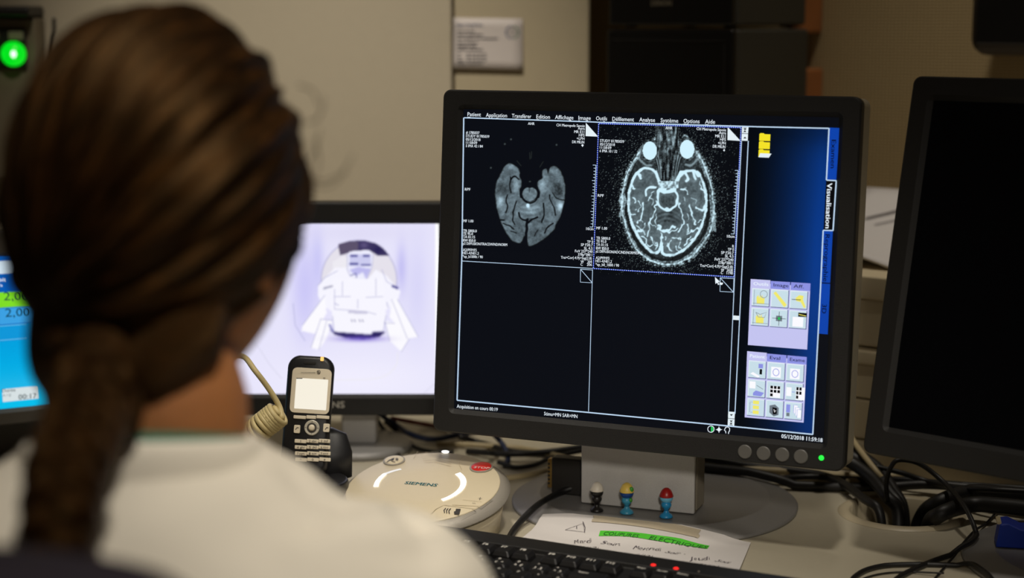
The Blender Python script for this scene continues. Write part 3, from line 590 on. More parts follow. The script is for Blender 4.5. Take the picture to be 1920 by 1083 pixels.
textS(mb, 'Acquisition en cours 00:19', 856.5, 764, 933, 770.5, 7.4, bold=.005); textS(mb, 'Stimu=MN SAR=MN', 1020, 778, 1082.5, 783.5, 7.4, bold=.005); textS(mb, '05/12/2018 11:59:18', 1465, 820.5, 1542, 828.5, 7.8)
L1 = [('AHR', 541, 580, 236), ('CH Metropole Savoie', 711, 880, 247), ('Aera', 839, 880, 265), ('MR E11', 817, 877, 285), ('HFS', 845, 879, 305), ('+LPH', 832, 878, 325), ('DR MILIN', 805, 877, 346), ('# 1785037', 171, 251, 290), ('STUDY 01785039', 170, 310, 311), ('05/12/2018', 170, 257, 331), ('11:58:09', 171, 237, 350), ('5 IMA 42 / 84', 170, 271, 370), ('RPF', 164, 197, 628), ('MF 1.00', 156, 215, 817), ('TR 5800.0', 155, 235, 876), ('TE 95.0', 154, 212, 893), ('TA 01:15', 154, 225, 912), ('BW 850.0', 154, 228, 933), ('p2 DIFFUSION/TRACEW/ND/NORM', 153, 417, 955), ('A2/PFP/FS', 153, 235, 990), ('HE1-4;NE1,2', 151, 248, 1009), ('*ep_b1000t / 90', 151, 271, 1030), ('10cm', 889, 932, 864), ('R', 920, 930, 922), ('TP 0', 894, 930, 942), ('SP F20.7', 857, 928, 960), ('SL 4.5', 876, 927, 980), ('FoV 237*240', 822, 927, 998), ('378p*380 I', 840, 924, 1018), ('Tra>Cor(-4.9)>Sag(2.8)', 738, 922, 1037), ('W    204', 856, 923, 1060), ('C    206', 855, 923, 1077)]
for t, x0, x1, y in L1: k = (x1 - x0) * 0.032; a = c1(x0, y - k * .5); b_ = c1(x1, y + k * .5); textS(mb, t, *a, *b_, 5.6, bold=0.012)
L2 = [('AHR', 471, 512, 135), ('CH Metropole Savoie', 656, 832, 143), ('Aera', 790, 832, 164), ('MR E11', 768, 830, 184), ('HFS', 796, 831, 204), ('+LPH', 784, 830, 225), ('DR MILIN', 753, 828, 246), ('STUDY 01785039', 79, 223, 213), ('05/12/2018', 79, 168, 233), ('11:58:09', 78, 147, 252), ('6 IMA 10 / 32', 77, 182, 273), ('RPF', 66, 102, 538), ('MF 1.00', 58, 122, 733), ('TR 5800.0', 57, 140, 793), ('TE 95.0', 57, 117, 812), ('TA 01:15', 56, 127, 832), ('BW 850.0', 56, 131, 853), ('p2 DIFFUSION/ADC/ND/NORM/DFC', 55, 327, 876), ('A2/PFP/FS', 54, 136, 911), ('HE1-4;NE1,2', 53, 150, 930), ('*ep_b0_1000 / 90', 53, 193, 952), ('10cm', 838, 883, 782), ('R', 870, 880, 841), ('TP 0', 843, 879, 860), ('SP F20.7', 803, 878, 880), ('SL 4.5', 826, 877, 900), ('FoV 237*240', 765, 876, 920), ('378p*380 I', 786, 874, 940), ('Tra>Cor(-4.9)>Sag(2.8)', 676, 872, 960), ('W   2438', 802, 872, 983), ('C   1198', 801, 872, 1000)]
for t, x0, x1, y in L2: k = (x1 - x0) * 0.045; a = c2(x0, y - k * .5); b_ = c2(x1, y + k * .5); textS(mb, t, *a, *b_, 5.6, bold=0.012)
for f, x, y in ((c1, 867, 350), (c2, 821, 250)):
    lineS(mb, [f(x, y), f(x, y + 16)], 1.3, .0008); quadS(mb, [f(x - 7, y + 8), f(x + 7, y + 8), f(x, y + 17)], .0008)
lineS(mb, [c1(860, y_ := 356), c1(874, y_)], 1.2, .0008)
flat('lettering', mb, M_white, scr)
# cursor and status icons
mb = MB(); quadS(mb, [(1340.5, 519), (1350, 528), (1346.5, 528.5), (1348.5, 533), (1346.5, 534), (1344.5, 529.5), (1341.5, 532)], .0012); quadS(mb, [(1349, 529), (1356, 530), (1354, 534), (1349, 533)], .0012)
star = []
for k in range(16): a = 2 * math.pi * k / 16; r_ = (6.5 if k % 4 == 0 else 3.6) if k % 2 == 0 else 2.8; star.append((1348 + r_ * math.cos(a), 805 + r_ * math.sin(a)))
quadS(mb, star[::-1][::-1], .0008)
lineS(mb, [(1333 + 6 * math.cos(a), 804 + 6 * math.sin(a)) for a in np.linspace(0, 2 * math.pi, 24, endpoint=False)], 1.2, .0009, True)
lineS(mb, [(1361, 812), (1360.5, 808), (1358, 806), (1359.5, 803), (1361, 800.5), (1365, 800), (1368, 802.5), (1368, 807), (1366, 810), (1366, 813)], 1.4, .0009)
flat('cursor', mb, M_white, scr)
mb = MB(); quadS(mb, [(1333 + 5.2 * math.cos(a), 804 + 5.2 * math.sin(a)) for a in np.linspace(-math.pi / 2, math.pi / 2, 14)], .0007); flat('status_icon', mb, M_grn, scr)
# folders
mw = MB()
for k, (x, y) in enumerate(((1424, 250), (1423.2, 265), (1422.5, 280))):
    mb = MB(); quadS(mb, [(x, y + 1), (x + 2, y - .6), (x + 8, y - .4), (x + 9.5, y + 1.4), (x + 20.5, y + 1.8), (x + 20, y + 14.4), (x - .6, y + 13.6)], .0006); flat('folder_icon', mb, M_yel, scr)
    if k == 2: quadS(mw, [(x + 3, y + 7), (x + 24, y + 8), (x + 19, y + 15.5), (x - .6, y + 14.6)], .0008)
flat('folder_flap', mw, M_btnlite, scr)
# side tab lettering, read from top to bottom
mb = MB(); textS(mb, 'Examen', 1559.3, 262, 1557.2, 315, 9.0, bold=.02); textS(mb, 'Reprographie', 1547.6, 439, 1543.3, 527, 9.0, bold=.02); textS(mb, '3D', 1541.6, 570, 1540.6, 587, 9.0, bold=.02); flat('lettering', mb, M_navytext, scr)
mb = MB(); textS(mb, 'Visualisation', 1551.2, 343, 1547.5, 427.5, 9.6, bold=0.03); flat('lettering', mb, M_white, scr)
# tool palettes
def palette(Q, tabs, rows, yb0, yb1, name):
    f = lambda a, b_: bil(Q, a, b_)
    bg = MB(); quadS(bg, [f(0, 0.055), f(1, 0.055), f(1, 1), f(0, 1)], .0005); quadS(bg, [f(0, 0), f(.33, 0), f(.33, .06), f(0, .06)], .0005); flat('tool_panel', bg, M_lilac, scr)
    for q in ([f(.335, .01), f(.66, .01), f(.66, .125), f(.335, .125)], [f(.675, .01), f(1, .01), f(1, .125), f(.675, .125)]): tb = MB(); quadS(tb, q, .0006); flat('tab', tb, M_lilacdk, scr)
    e = MB(); fc = MB(); li = MB(); h = (yb1 - yb0) / rows; cells = []
    for r in range(rows):
        for c_ in range(3):
            a0 = .035 + c_ * .318; a1 = a0 + .30; b0 = yb0 + r * h + .01; b1_ = yb0 + (r + 1) * h - .012
            quadS(e, [f(a0, b0), f(a1, b0), f(a1, b1_), f(a0, b1_)], .0007); quadS(li, [f(a0, b0), f(a1 - .015, b0), f(a1 - .015, b1_ - .012), f(a0, b1_ - .012)], .0008); quadS(fc, [f(a0 + .012, b0 + .012), f(a1 - .02, b0 + .012), f(a1 - .02, b1_ - .016), f(a0 + .012, b1_ - .016)], .0009)
            cells.append(lambda s_, t, a0=a0, a1=a1, b0=b0, b1_=b1_: f(a0 + (a1 - a0) * s_, b0 + (b1_ - b0) * t))
    flat('button_shade', e, M_btnedge, scr); flat('button_light', li, M_btnlite, scr); flat('button_face', fc, M_btnface, scr)
    d = MB(); w = MB()
    for k, t in enumerate(tabs):
        p = f(.05 + .335 * k, .09); q = f(.05 + .335 * k + (.25 if len(t) > 4 else .17), .09); textS(w if k == 0 else d, t, *p, *q, 6.6, bold=.02 if k == 0 else 0.01, lift=.0009)
    return cells, f, d, w
PA = [(1407.5, 522.8), (1519.8, 529.8), (1513.3, 655), (1402.3, 646.3)]; PB = [(1400.9, 657.9), (1512.8, 667.7), (1506.8, 791.9), (1396.3, 781.8)]
ca, fa, d, w = palette(PA, ('Outils', 'Image', 'Aff.'), 2, .125, .715, 'A'); cb_, fb, d2, w2 = palette(PB, ('Patient', 'Eval', 'Exame'), 3, .125, .985, 'B')
d.v, d.f, off = d.v + d2.v, d.f + [tuple(i + len(d.v) for i in f) for f in d2.f], 0
w.v, w.f = w.v + w2.v, w.f + [tuple(i + len(w.v) for i in f) for f in w2.f]
flat('lettering', d, M_navytext, scr); flat('lettering', w, M_white, scr)
ye = MB(); bk = MB(); wh = MB(); li = MB(); gy = MB(); gr = MB(); L_ = .0011
def icon(mb, cell, pts, lift=.0011): quadS(mb, [cell(*p) for p in pts], lift)
def iline(mb, cell, pts, w_=1.0, lift=.0012): lineS(mb, [cell(*p) for p in pts], w_, lift)
hand = [(.28, .85), (.25, .5), (.35, .35), (.4, .55), (.45, .3), (.5, .52), (.58, .33), (.6, .55), (.7, .45), (.7, .85)]
for k in (0, 3):
    icon(ye, ca[k], hand); iline(gy, ca[k], [(.12, .08), (.12, .92)], .7); iline(gy, ca[k], [(.06, .83), (.94, .83)], .7)
iline(gy, ca[0], [(.65 + .2 * math.cos(a), .3 + .2 * math.sin(a)) for a in np.linspace(0, 6.283, 16)], .9); iline(gy, ca[3], [(.25, .25), (.5, .35), (.85, .2), (.75, .5), (.4, .5), (.25, .25)], .9)
icon(ye, ca[1], [(.12, .2), (.25, .1), (.9, .8), (.76, .95)]); icon(ye, ca[2], [(.3, .4), (.5, .22), (.75, .25), (.72, .45), (.9, .85), (.8, .92), (.6, .6), (.35, .55)]); iline(bk, ca[2], [(.1, .48), (.6, .48)], 1.1)
icon(gy, ca[4], [(.33, .35), (.67, .35), (.67, .65), (.33, .65)]); iline(bk, ca[4], [(.5, .12), (.5, .9)], .9); iline(bk, ca[4], [(.12, .5), (.88, .5)], .9); icon(gr, ca[4], [(.44, .43), (.56, .43), (.56, .57), (.44, .57)], .0014)
icon(wh, ca[5], [(.2, .35), (.8, .35), (.8, .88), (.2, .88)]); icon(bk, ca[5], [(.5, .1), (.98, .1), (.98, .32), (.5, .32)]); iline(ye, ca[5], [(.54, .2), (.94, .26)], 1.3, .0014)
icon(wh, cb_[0], [(.1, .75), (.25, .65), (.65, .85), (.55, .95)]); icon(li, cb_[0], [(.55, .15), (.8, .15), (.8, .4), (.55, .4)]); icon(bk, cb_[0], [(.62, .45), (.76, .45), (.76, .75), (.62, .75)])
for k in (1, 2): icon(wh, cb_[k], [(.2, .25), (.75, .25), (.75, .85), (.2, .85)]); iline(li, cb_[k], [(.48 + .17 * math.cos(a), .55 + .2 * math.sin(a)) for a in np.linspace(0, 6.283, 14)], 1.2)
icon(wh, cb_[3], [(.08, .1), (.42, .1), (.42, .5), (.08, .5)]); icon(li, cb_[3], [(.3, .75), (.45, .6), (.92, .7), (.75, .92), (.3, .9)]); iline(gy, cb_[3], [(.48, .3), (.85, .5)], .9)
for (cell, x0, y0, sx, sy) in ((cb_[4], .2, .25, .2, .22), (cb_[5], .6, .2, .17, .24)):
    icon(wh, cell, [(x0 - .02, y0), (x0 + 3 * sx - .16 * sx, y0), (x0 + 3 * sx - .16 * sx, y0 + 3 * sy), (x0 - .02, y0 + 3 * sy)], .00105)
    for r in range(3):
        for c_ in range(3 if sx > .18 else 2):
            if (r, c_) in ((2, 2), (2, 1)) and sx > .18: continue
            if (r, c_) == (2, 1): continue
            icon(bk, cell, [(x0 + c_ * sx, y0 + r * sy), (x0 + c_ * sx + sx * .75, y0 + r * sy), (x0 + c_ * sx + sx * .75, y0 + r * sy + sy * .75), (x0 + c_ * sx, y0 + r * sy + sy * .75)], .0013)
icon(wh, cb_[5], [(.05, .25), (.33, .25), (.33, .75), (.05, .75)]); iline(li, cb_[5], [(.36, .5), (.52, .5)], 1.2)
for k in range(3): icon(ye, cb_[6], [(.32, .1 + .28 * k), (.66, .1 + .28 * k), (.66, .3 + .28 * k), (.32, .3 + .28 * k)])
iline(gy, cb_[6], [(.3, .2), (.15, .2), (.15, .78), (.3, .78)], .7)
icon(gy, cb_[7], [(.2, .3), (.5, .22), (.72, .4), (.72, .8), (.45, .9), (.2, .7)]); icon(bk, cb_[7], [(.36, .38), (.62, .42), (.62, .76), (.4, .8)], .0013); iline(wh, cb_[7], [(.45, .5), (.5, .66), (.56, .55)], 1.2, .0015)
icon(li, cb_[8], [(.08, .15), (.3, .15), (.3, .6), (.08, .6)]); icon(gy, cb_[8], [(.1, .62), (.28, .62), (.28, .82), (.1, .82)])
for k in range(3): icon(wh, cb_[8], [(.5 + .1 * k, .15 + .12 * k), (.72 + .1 * k, .15 + .12 * k), (.72 + .1 * k, .62 + .12 * k), (.5 + .1 * k, .62 + .12 * k)], .0011 + .0001 * k); iline(li, cb_[8], [(.5 + .1 * k, .62 + .12 * k), (.5 + .1 * k, .15 + .12 * k), (.72 + .1 * k, .15 + .12 * k)], .8, .00125 + .0001 * k)
for nm, mb, m in (('tool_icon', ye, M_yel2), ('tool_icon', bk, M_blk), ('tool_icon', wh, glow('screen_icon_white', (250, 250, 255))), ('tool_icon', li, M_lilacdk), ('tool_icon', gy, M_gry), ('tool_icon', gr, M_grn)): flat(nm, mb, m, scr)

# ------------------------------------------------------------------ right-hand monitor, switched off
c, u, v, n = pose((0.5021, 1.4146, 1.0273), 41.628, 11.784)
p0 = A(0.575, 1.535, DESK)
rm = thing('monitor', 'large grey-framed monitor, switched off with a black screen, at the right', 'monitor', p0, 'flat-panel monitors')
so = monitor_shell(rm, c + n * -0.004, u, v, n, (-0.2095, 0.2095, -0.1745, 0.1745), (-0.188, 0.188, -0.148, 0.153), M_bezel, M_case, depth=0.05); so.data.materials.append(M_glass)
bu = A(math.cos(R_(41.6)), -math.sin(R_(41.6)), 0); bn = A(math.sin(R_(41.6)), math.cos(R_(41.6)), 0); nc = c + bn * 0.085
mb = MB(); mb.box(A(nc[0], nc[1], DESK + 0.012 + 0.12), (0.118, 0.02, 0.24), bu, bn, A(0, 0, 1)); obj('neck', mb, M_stand, rm, bevel=0.002)
mb = MB(); mb.box(c - n * 0.075 - v * 0.02, (0.1, 0.1, 0.05), u, v, n); obj('hinge', mb, M_rib, rm, bevel=0.004)
mb = MB(); mb.lathe([(0.150, 0.0004), (0.1502, 0.003), (0.148, 0.0045), (0.122, 0.0105), (0.1205, 0.0112), (0.1195, 0.0108), (0.02, 0.0112)], p0, 96); obj('foot', mb, M_base, rm, smooth=True)
for k in range(4):
    mb = MB(); mb.lathe([(0.0066, 0), (0.0066, 0.0012), (0.0058, 0.0017)], c + u * (0.114 + 0.018 * k) - v * 0.1615, 24, n); obj('control_button', mb, M_btn, rm)

# ------------------------------------------------------------------ small monitor with the scanner view
SY = 1.93
c, u, v, n = pose(ony(610.5, 579, SY), 0.0, 1.0)
def S2(px, py, lift=0.0006): return onplane(px, py, c + n * lift, n)
def loc(p): return np.dot(p - c, u), np.dot(p - c, v)
x0, y1 = loc(S2(397, 419)); x1, y0 = loc(S2(823.5, 738.5)); ox0, oy1 = loc(S2(386, 379.5)); ox1, oy0 = loc(S2(836, 778))
sm = thing('monitor', 'small dark-framed monitor showing a pale view of the scanner bore, behind the phone', 'monitor', (c[0], SY + 0.06, DESK))
ss = monitor_shell(sm, c, u, v, n, (ox0, ox1, oy0, oy1), (x0, x1, y0, y1), M_bezel, M_black, depth=0.04, lip=0.0025, r=0.005); ss.data.materials.append(M_glass)
a = ony(640, 800, SY + .03); b_ = ony(706, 800, SY + .03)
mb = MB(); mb.box(A((a[0] + b_[0]) / 2, SY + 0.045, DESK + 0.06), (b_[0] - a[0], 0.03, 0.10), (1, 0, 0), (0, 1, 0), (0, 0, 1)); obj('neck', mb, M_stand, sm, bevel=0.003)
mb = MB(); mb.lathe([(0.062, 0.0005), (0.062, 0.006), (0.058, 0.010), (0.01, 0.011)], A((a[0] + b_[0]) / 2, SY + 0.045, DESK), 48, sx=1.0); obj('foot', mb, M_base, sm, smooth=True)
mb = MB(); mb.text('SIEMENS', S2(570, 764, .0032), S2(646, 764, .0032), n, 13 * SY / FPX, bold=.02); flat('lettering', mb, mat('silver_print', (170, 166, 156), 0.4, noise=(100, 0.05)), sm)
xs = np.arange(-146, 1012, 3.4); ys = np.arange(106, 972, 3.4); X, Y = np.meshgrid(xs, ys)
base = np.zeros(X.shape + (3,)) + A(.905, .895, .985)
def rad_(cx, cy, rx, ry): return np.sqrt(((X - cx) / rx) ** 2 + ((Y - cy) / ry) ** 2)
def mixm(I, a, col): return I * (1 - a[..., None]) + A(*col) * a[..., None]
def gau(cx, cy, sx, sy): return np.exp(-(((X - cx) / sx) ** 2 + ((Y - cy) / sy) ** 2))
I = base
I = mixm(I, .55 * gau(330, 430, 70, 260), (.72, .70, .96)); I = mixm(I, .40 * gau(900, 420, 60, 250), (.78, .77, .96)); I = mixm(I, .5 * gau(820, 330, 26, 120), (.66, .64, .93)); I = mixm(I, .55 * gau(395, 300, 30, 150), (.74, .73, .96)); I = mixm(I, .35 * gau(600, 150, 280, 50), (.83, .81, .93)); I = mixm(I, .8 * gau(600, 900, 420, 130), (.95, .94, 1.0))
e = rad_(604, 395, 192, 205); I = mixm(I, blur((e < 1).astype(float), 1), (.90, .885, .925)); I = mixm(I, np.exp(-((e - 1) / .018) ** 2) * .6 * (Y < 420), (.66, .65, .82))
def P_(pts, col, nb=1): 
    global I
    I = mixm(I, blur(pmask(X, Y, pts).astype(float), nb), col)
def Ln(pts, col, w_=3, sm_=False, amt=1): 
    global I
    I = line(I, X, Y, pts, w_, A(*col), 4, sm_, amt)
P_([(500, 212), (560, 196), (630, 192), (690, 206), (730, 234), (757, 268), (700, 268), (665, 246), (640, 240), (575, 246), (510, 264)], (.22, .19, .36)); P_([(500, 212), (545, 198), (600, 196), (600, 240), (575, 246), (510, 264)], (.36, .32, .42), 2)
I = mixm(I, .5 * gau(630, 215, 22, 16), (.5, .45, .62)); I = mixm(I, .6 * gau(700, 240, 18, 16), (.10, .08, .3))
P_([(470, 300), (520, 270), (555, 280), (540, 345), (490, 380), (470, 380)], (.93, .92, .95))
P_([(545, 262), (560, 246), (655, 240), (676, 262), (672, 320), (645, 385), (600, 392), (560, 372), (544, 340)], (.93, .93, .995)); P_([(556, 262), (664, 262), (664, 322), (556, 322)], (.80, .80, .94))
for q in ((560, 263, 597, 274), (625, 263, 658, 274), (556, 306, 602, 315), (614, 312, 664, 320)): P_([(q[0], q[1]), (q[2], q[1]), (q[2], q[3]), (q[0], q[3])], (.30, .30, .58), 1)
P_([(556, 340), (600, 325), (665, 335), (640, 388), (624, 350), (590, 372)], (.74, .73, .93), 2); Ln([(556, 372), (588, 358), (592, 378)], (.35, .35, .6), 4)
P_([(395, 420), (480, 330), (545, 330), (560, 372), (600, 395), (645, 388), (690, 340), (745, 370), (815, 450), (800, 500), (720, 560), (480, 560), (420, 520), (395, 470)], (.965, .96, 1.0))
P_([(470, 385), (725, 385), (742, 570), (728, 650), (668, 668), (478, 655), (468, 575)], (.97, .965, 1.0))
P_([(430, 470), (318, 620), (312, 650), (380, 665), (440, 560)], (.985, .98, 1.0)); P_([(410, 590), (470, 600), (440, 690), (400, 745), (360, 735)], (.985, .98, 1.0)); P_([(770, 490), (800, 490), (905, 680), (850, 690), (760, 580)], (.985, .98, 1.0)); P_([(735, 600), (790, 610), (860, 690), (820, 755), (760, 700)], (.985, .98, 1.0))
dk = (.62, .62, .80)
for pts in ([(545, 262), (544, 340), (560, 372)], [(676, 262), (672, 320), (645, 385)], [(478, 476), (560, 476)], [(640, 480), (725, 476)], [(598, 490), (598, 535)], [(480, 440), (480, 540), (560, 545)], [(560, 545), (640, 552), (690, 566)], [(410, 590), (468, 596)], [(730, 610), (785, 612)], [(478, 655), (668, 668), (672, 655), (728, 650)], [(470, 575), (478, 655)], [(742, 570), (728, 650)], [(395, 420), (430, 380), (495, 345)], [(720, 340), (745, 400), (800, 430)], [(318, 620), (430, 470)], [(800, 490), (905, 680)], [(770, 490), (850, 690)], [(360, 735), (410, 590)], [(400, 745), (440, 600)], [(760, 700), (735, 600)], [(860, 690), (820, 755)], [(270, 510), (280, 620), (330, 700)], [(690, 385), (690, 470)], [(520, 400), (520, 470)]): Ln(pts, dk, 3, False, .75)
P_([(548, 545), (648, 552), (648, 565), (548, 560)], (.80, .79, .88), 1); P_([(770, 415), (806, 428), (800, 440), (772, 428)], (.35, .34, .6), 1); P_([(424, 430), (470, 418), (470, 426), (424, 440)], (.62, .62, .72), 1)
Ln([(480, 510), (500, 520)], dk); Ln([(745, 505), (752, 530)], dk)
sh = pmask(X, Y, [(456, 640), (480, 656), (668, 670), (674, 656), (738, 656), (705, 682), (630, 692), (540, 686), (480, 668)]).astype(float); I = mixm(I, blur(sh, 2), (.16, .13, .36)); I = mixm(I, .75 * gau(610, 690, 110, 14) * (Y > 668), (.42, .33, .78))
Ln([(455, 620), (470, 650)], (.4, .4, .7), 12, False, .6)
mtx = MB()
Ln([(450, 900), (700, 890), (790, 830), (800, 760)], (.93, .92, .93), 4, True, .8); Ln([(930, 970), (985, 920)], (.85, .84, .92), 3)
Ln([(-100, 640), (60, 700), (150, 820), (210, 890)], (.72, .72, .80), 2, True, .6)
for xx in (565, 580, 605, 620): Ln([(xx, 593), (xx + 6, 603)], (.5, .5, .65), 4)
I = np.where((X > 993)[..., None], A(1, 1, 1), I)
picture('camera_picture', xs, ys, np.clip(I, 0, 1), lambda x, y: S2(450 + x / 2.708, 380 + y / 2.708, 0.0004), G_pic, ss)

# ------------------------------------------------------------------ left-hand control screen
LY = 1.86
c, u, v, n = pose(ony(40, 620, LY), -27.0, 4.0)
def S3(px, py, lift=0.0006): return onplane(px, py, c + n * lift, n)
xr, yb = loc(S3(97, 757)); _, yt = loc(S3(97, 474.5)); xl = xr - 0.25
lm = thing('control_screen', 'blue touch screen of flow figures, half hidden behind the braid at the left edge', 'screen', (c[0], c[1] + 0.07, DESK))
M_lb = mat('taupe_screen_frame', (98, 92, 82), 0.5, noise=(200, 0.06), bump=(900, 0.1))
ls = monitor_shell(lm, c, u, v, n, (xl - .02, xr + .02, yb - .018, yt + .028), (xl, xr, yb, yt), M_lb, M_lb, depth=0.045, lip=0.004); ls.data.materials.append(M_glass)
mb = MB(); cn = c - n * 0.07; mb.box(A(cn[0], cn[1], DESK + 0.055), (0.09, 0.03, 0.11), u, A(-u[1], u[0], 0), A(0, 0, 1)); obj('neck', mb, M_lb, lm, bevel=0.003)
mb = MB(); mb.lathe([(0.1, 0.0005), (0.1, 0.008), (0.09, 0.013), (0.01, 0.014)], A(cn[0], cn[1], DESK), 48); obj('foot', mb, M_lb, lm, smooth=True)
def fr(fx, py0): return fx, py0
def band(name, m, a0, a1, b0, b1, lift=.0006):        # a: metres from the right edge, b: fraction down the screen
    mb = MB(); p = lambda a, b_: c + u * (xr - a) + v * (yt + (yb - yt) * b_) + n * lift
    mb.poly([p(a1, b0), p(a0, b0), p(a0, b1), p(a1, b1)][::-1]); return flat(name, mb, m, ls)
band('header_bar', glow('injector_blue', (6, 90, 180)), 0, .25, 0, 1, .0003)
xs = np.linspace(0, .25, 20); ys = np.linspace(.46, 1, 30); X, Y = np.meshgrid(xs, ys); t = np.clip((Y - .46) / .5, 0, 1)
picture('cyan_field', xs, ys, np.stack([0 * t + .12 * np.exp(-((Y - .86) / .08) ** 2), .60 + .14 * t, .86 + .06 * t], -1), lambda a, b_: c + u * (xr - a) + v * (yt + (yb - yt) * b_) + n * .0004, G_pic, ls)
band('header_bar', glow('injector_pale', (206, 224, 236)), .0, .25, .03, .115); band('green_bar', glow('injector_green', (128, 222, 40)), .0, .25, .235, .335); band('blue_bar', glow('injector_sky', (60, 160, 226)), .0, .25, .34, .445)
band('blue_bar', glow('injector_cyan', (14, 150, 216)), .0, .25, .45, .56, .0005)
mb = MB(); p = lambda a, b_, l=.0008: c + u * (xr - a) + v * (yt + (yb - yt) * b_) + n * l
mb.strip([p(.25, .455), p(.022, .455), p(.022, .548), p(.25, .548)], .0006, n); mb.strip([p(.0, .455), p(.016, .455), p(.016, .548), p(0, .548)], .0006, n); flat('line_work', mb, glow('injector_line', (120, 200, 240)), ls)
band('timer_field', glow('injector_field', (214, 224, 226)), .0135, .053, .87, .955, .0007)
k = lambda px, py: S3(px, py, .001)
mb = MB(); mb.text('2,00', k(7, 563), k(55, 561), n, .0098, bold=0.0); mb.text('2,00', k(10, 594), k(57, 591.5), n, .0098, bold=0.0); mb.text('00:17', k(35, 749), k(69, 746), n, .0062, bold=.01); mb.text('Durée', k(4, 735), k(29, 733.2), n, .0038, bold=.01); flat('lettering', mb, glow('injector_text', (10, 50, 60)), ls)
mb = MB(); mb.text('Débit', k(-18, 528.5), k(12, 527), n, .0044, bold=.02); mb.text('ml/s', k(-14, 538), k(5, 537), n, .0034, bold=.01); flat('lettering', mb, M_white, ls)
mb = MB(); mb.text('A+B', k(4.5, 744), k(21, 743), n, .0036); flat('lettering', mb, glow('injector_grey', (150, 160, 166)), ls)
# ================================================================== scanner intercom console
M_cream = mat('cream_console_plastic', (206, 193, 165), 0.42, noise=(200, 0.02), bump=(1500, 0.05))
M_rim = mat('silver_console_rim', (150, 144, 134), 0.45, 0.2, noise=(900, 0.08), bump=(1500, 0.1))
M_lit = glow('console_light', (250, 252, 255), 1.3, base=(200, 200, 200)); M_litdim = glow('console_light_dim', (170, 172, 176), 0.9, base=(200, 200, 200))
ku_ = A(math.cos(R_(20)), -math.sin(R_(20)), 0); kb_ = A(math.sin(R_(20)), math.cos(R_(20)), 0)
ct = R_(11.5); cV = kb_ * math.cos(ct) + A(0, 0, 1) * math.sin(ct); cAx = np.cross(ku_, cV)
D0 = onz(793, 911, DESK + 0.046)
con = thing('intercom_console', 'round cream console with a red stop button, glowing arcs and a silver rim', 'console', A(D0[0], D0[1], DESK))
mb = MB(); ring = lambda r, h, lift=0.0: [D0 + cAx * h + r * (math.cos(a) * ku_ + math.sin(a) * cV) for a in np.linspace(0, 2 * math.pi, 96, endpoint=False)]
desk_ring = lambda r, z: [A(D0[0] + r * math.cos(a) * ku_[0] + r * math.sin(a) * kb_[0], D0[1] + r * math.cos(a) * ku_[1] + r * math.sin(a) * kb_[1], DESK + z) for a in np.linspace(0, 2 * math.pi, 96, endpoint=False)]
mb.loft([desk_ring(0.072, 0.0004), desk_ring(0.0765, 0.003), ring(0.0815, -0.0105)], True, True); obj('body', mb, M_cream, con, smooth=True)
mb = MB(); mb.loft([ring(0.0815, -0.0115), ring(0.0865, -0.0095), ring(0.0868, -0.008), ring(0.0775, -0.0012), ring(0.0765, -0.0012)], True, True); obj('rim', mb, M_rim, con, smooth=True)
mb = MB(); mb.loft([ring(0.0772, -0.0016), ring(0.077, -0.0004), ring(0.076, 0.0003), ring(0.03, 0.0010), ring(0.001, 0.0010)], True, True); top = obj('top_plate', mb, M_cream, con, smooth=True)
def CP(px, py, lift=0.0014): return onplane(px, py, D0 + cAx * lift, cAx)
def cpol(px, py): p = CP(px, py) - D0; return math.hypot(p @ ku_, p @ cV), math.atan2(p @ cV, p @ ku_)
def carc(name, pa, pb, w0, w1, m, mid=None):
    r0, a0 = cpol(*pa); r1, a1 = cpol(*pb)
    if a1 < a0: a1 += 2 * math.pi
    r = (r0 + r1) / 2; mb = MB(); N_ = 30; L = [[], []]
    for t in np.linspace(0, 1, N_):
        a = a0 + (a1 - a0) * t; w_ = w0 + (w1 - w0) * t
        for k, rr in enumerate((r0 + (r1 - r0) * t + w_ / 2, r0 + (r1 - r0) * t - w_ / 2)): L[k].append(D0 + cAx * 0.0015 + rr * (math.cos(a) * ku_ + math.sin(a) * cV))
    mb.loft(L, closed=False); return flat(name, mb, m, con)
o = carc('light_arc', (829, 937), (858, 887), .0048, .0060, M_lit); o['label'] = 'glowing white arc'
o = carc('light_arc', (722, 888), (705, 912), .0042, .0050, M_lit); o['label'] = 'glowing white arc'
carc('light_arc', (752, 879), (722, 888), .0034, .0042, M_litdim)
mb = MB(); mb.text('SIEMENS', CP(758, 906.5), CP(818, 911.5), cAx, 0.0062, bold=0.035); flat('lettering', mb, mat('petrol_print', (18, 92, 96), 0.5, noise=(100, 0.05)), con)
# stop button
def cbutton(name, px, py, r, m, ringm, h=0.0016):
    c = CP(px, py, 0.0008)
    mb = MB(); mb.lathe([(r * 1.16, 0), (r * 1.16, 0.0008), (r * 1.0, 0.0011)], c, 40, cAx); ring_ = obj(name + '_ring', mb, ringm, con, smooth=False)
    mb = MB(); mb.lathe([(r, 0), (r, h * .8), (r * .93, h), (r * .2, h * 1.15)], c, 40, cAx); return obj(name, mb, m, con, smooth=True), c
o, c = cbutton('stop_button', 902.5, 876, 0.0103, mat('red_button', (196, 34, 26), 0.4, noise=(100, 0.05)), M_rim); o['label'] = 'red stop button'
q = CP(888, 876.7, .0034); r_ = CP(916, 879, .0034); mb = MB(); mb.text('STOP', q, r_, cAx, 0.0044, bold=0.01); flat('lettering', mb, M_paper, o)
o, c = cbutton('talk_button', 739, 863.5, 0.0098, M_cream, M_rim)
def cl(mb, pts, w, lift=.0032): mb.strip([CP(x, y, lift) for x, y in pts], w, cAx)
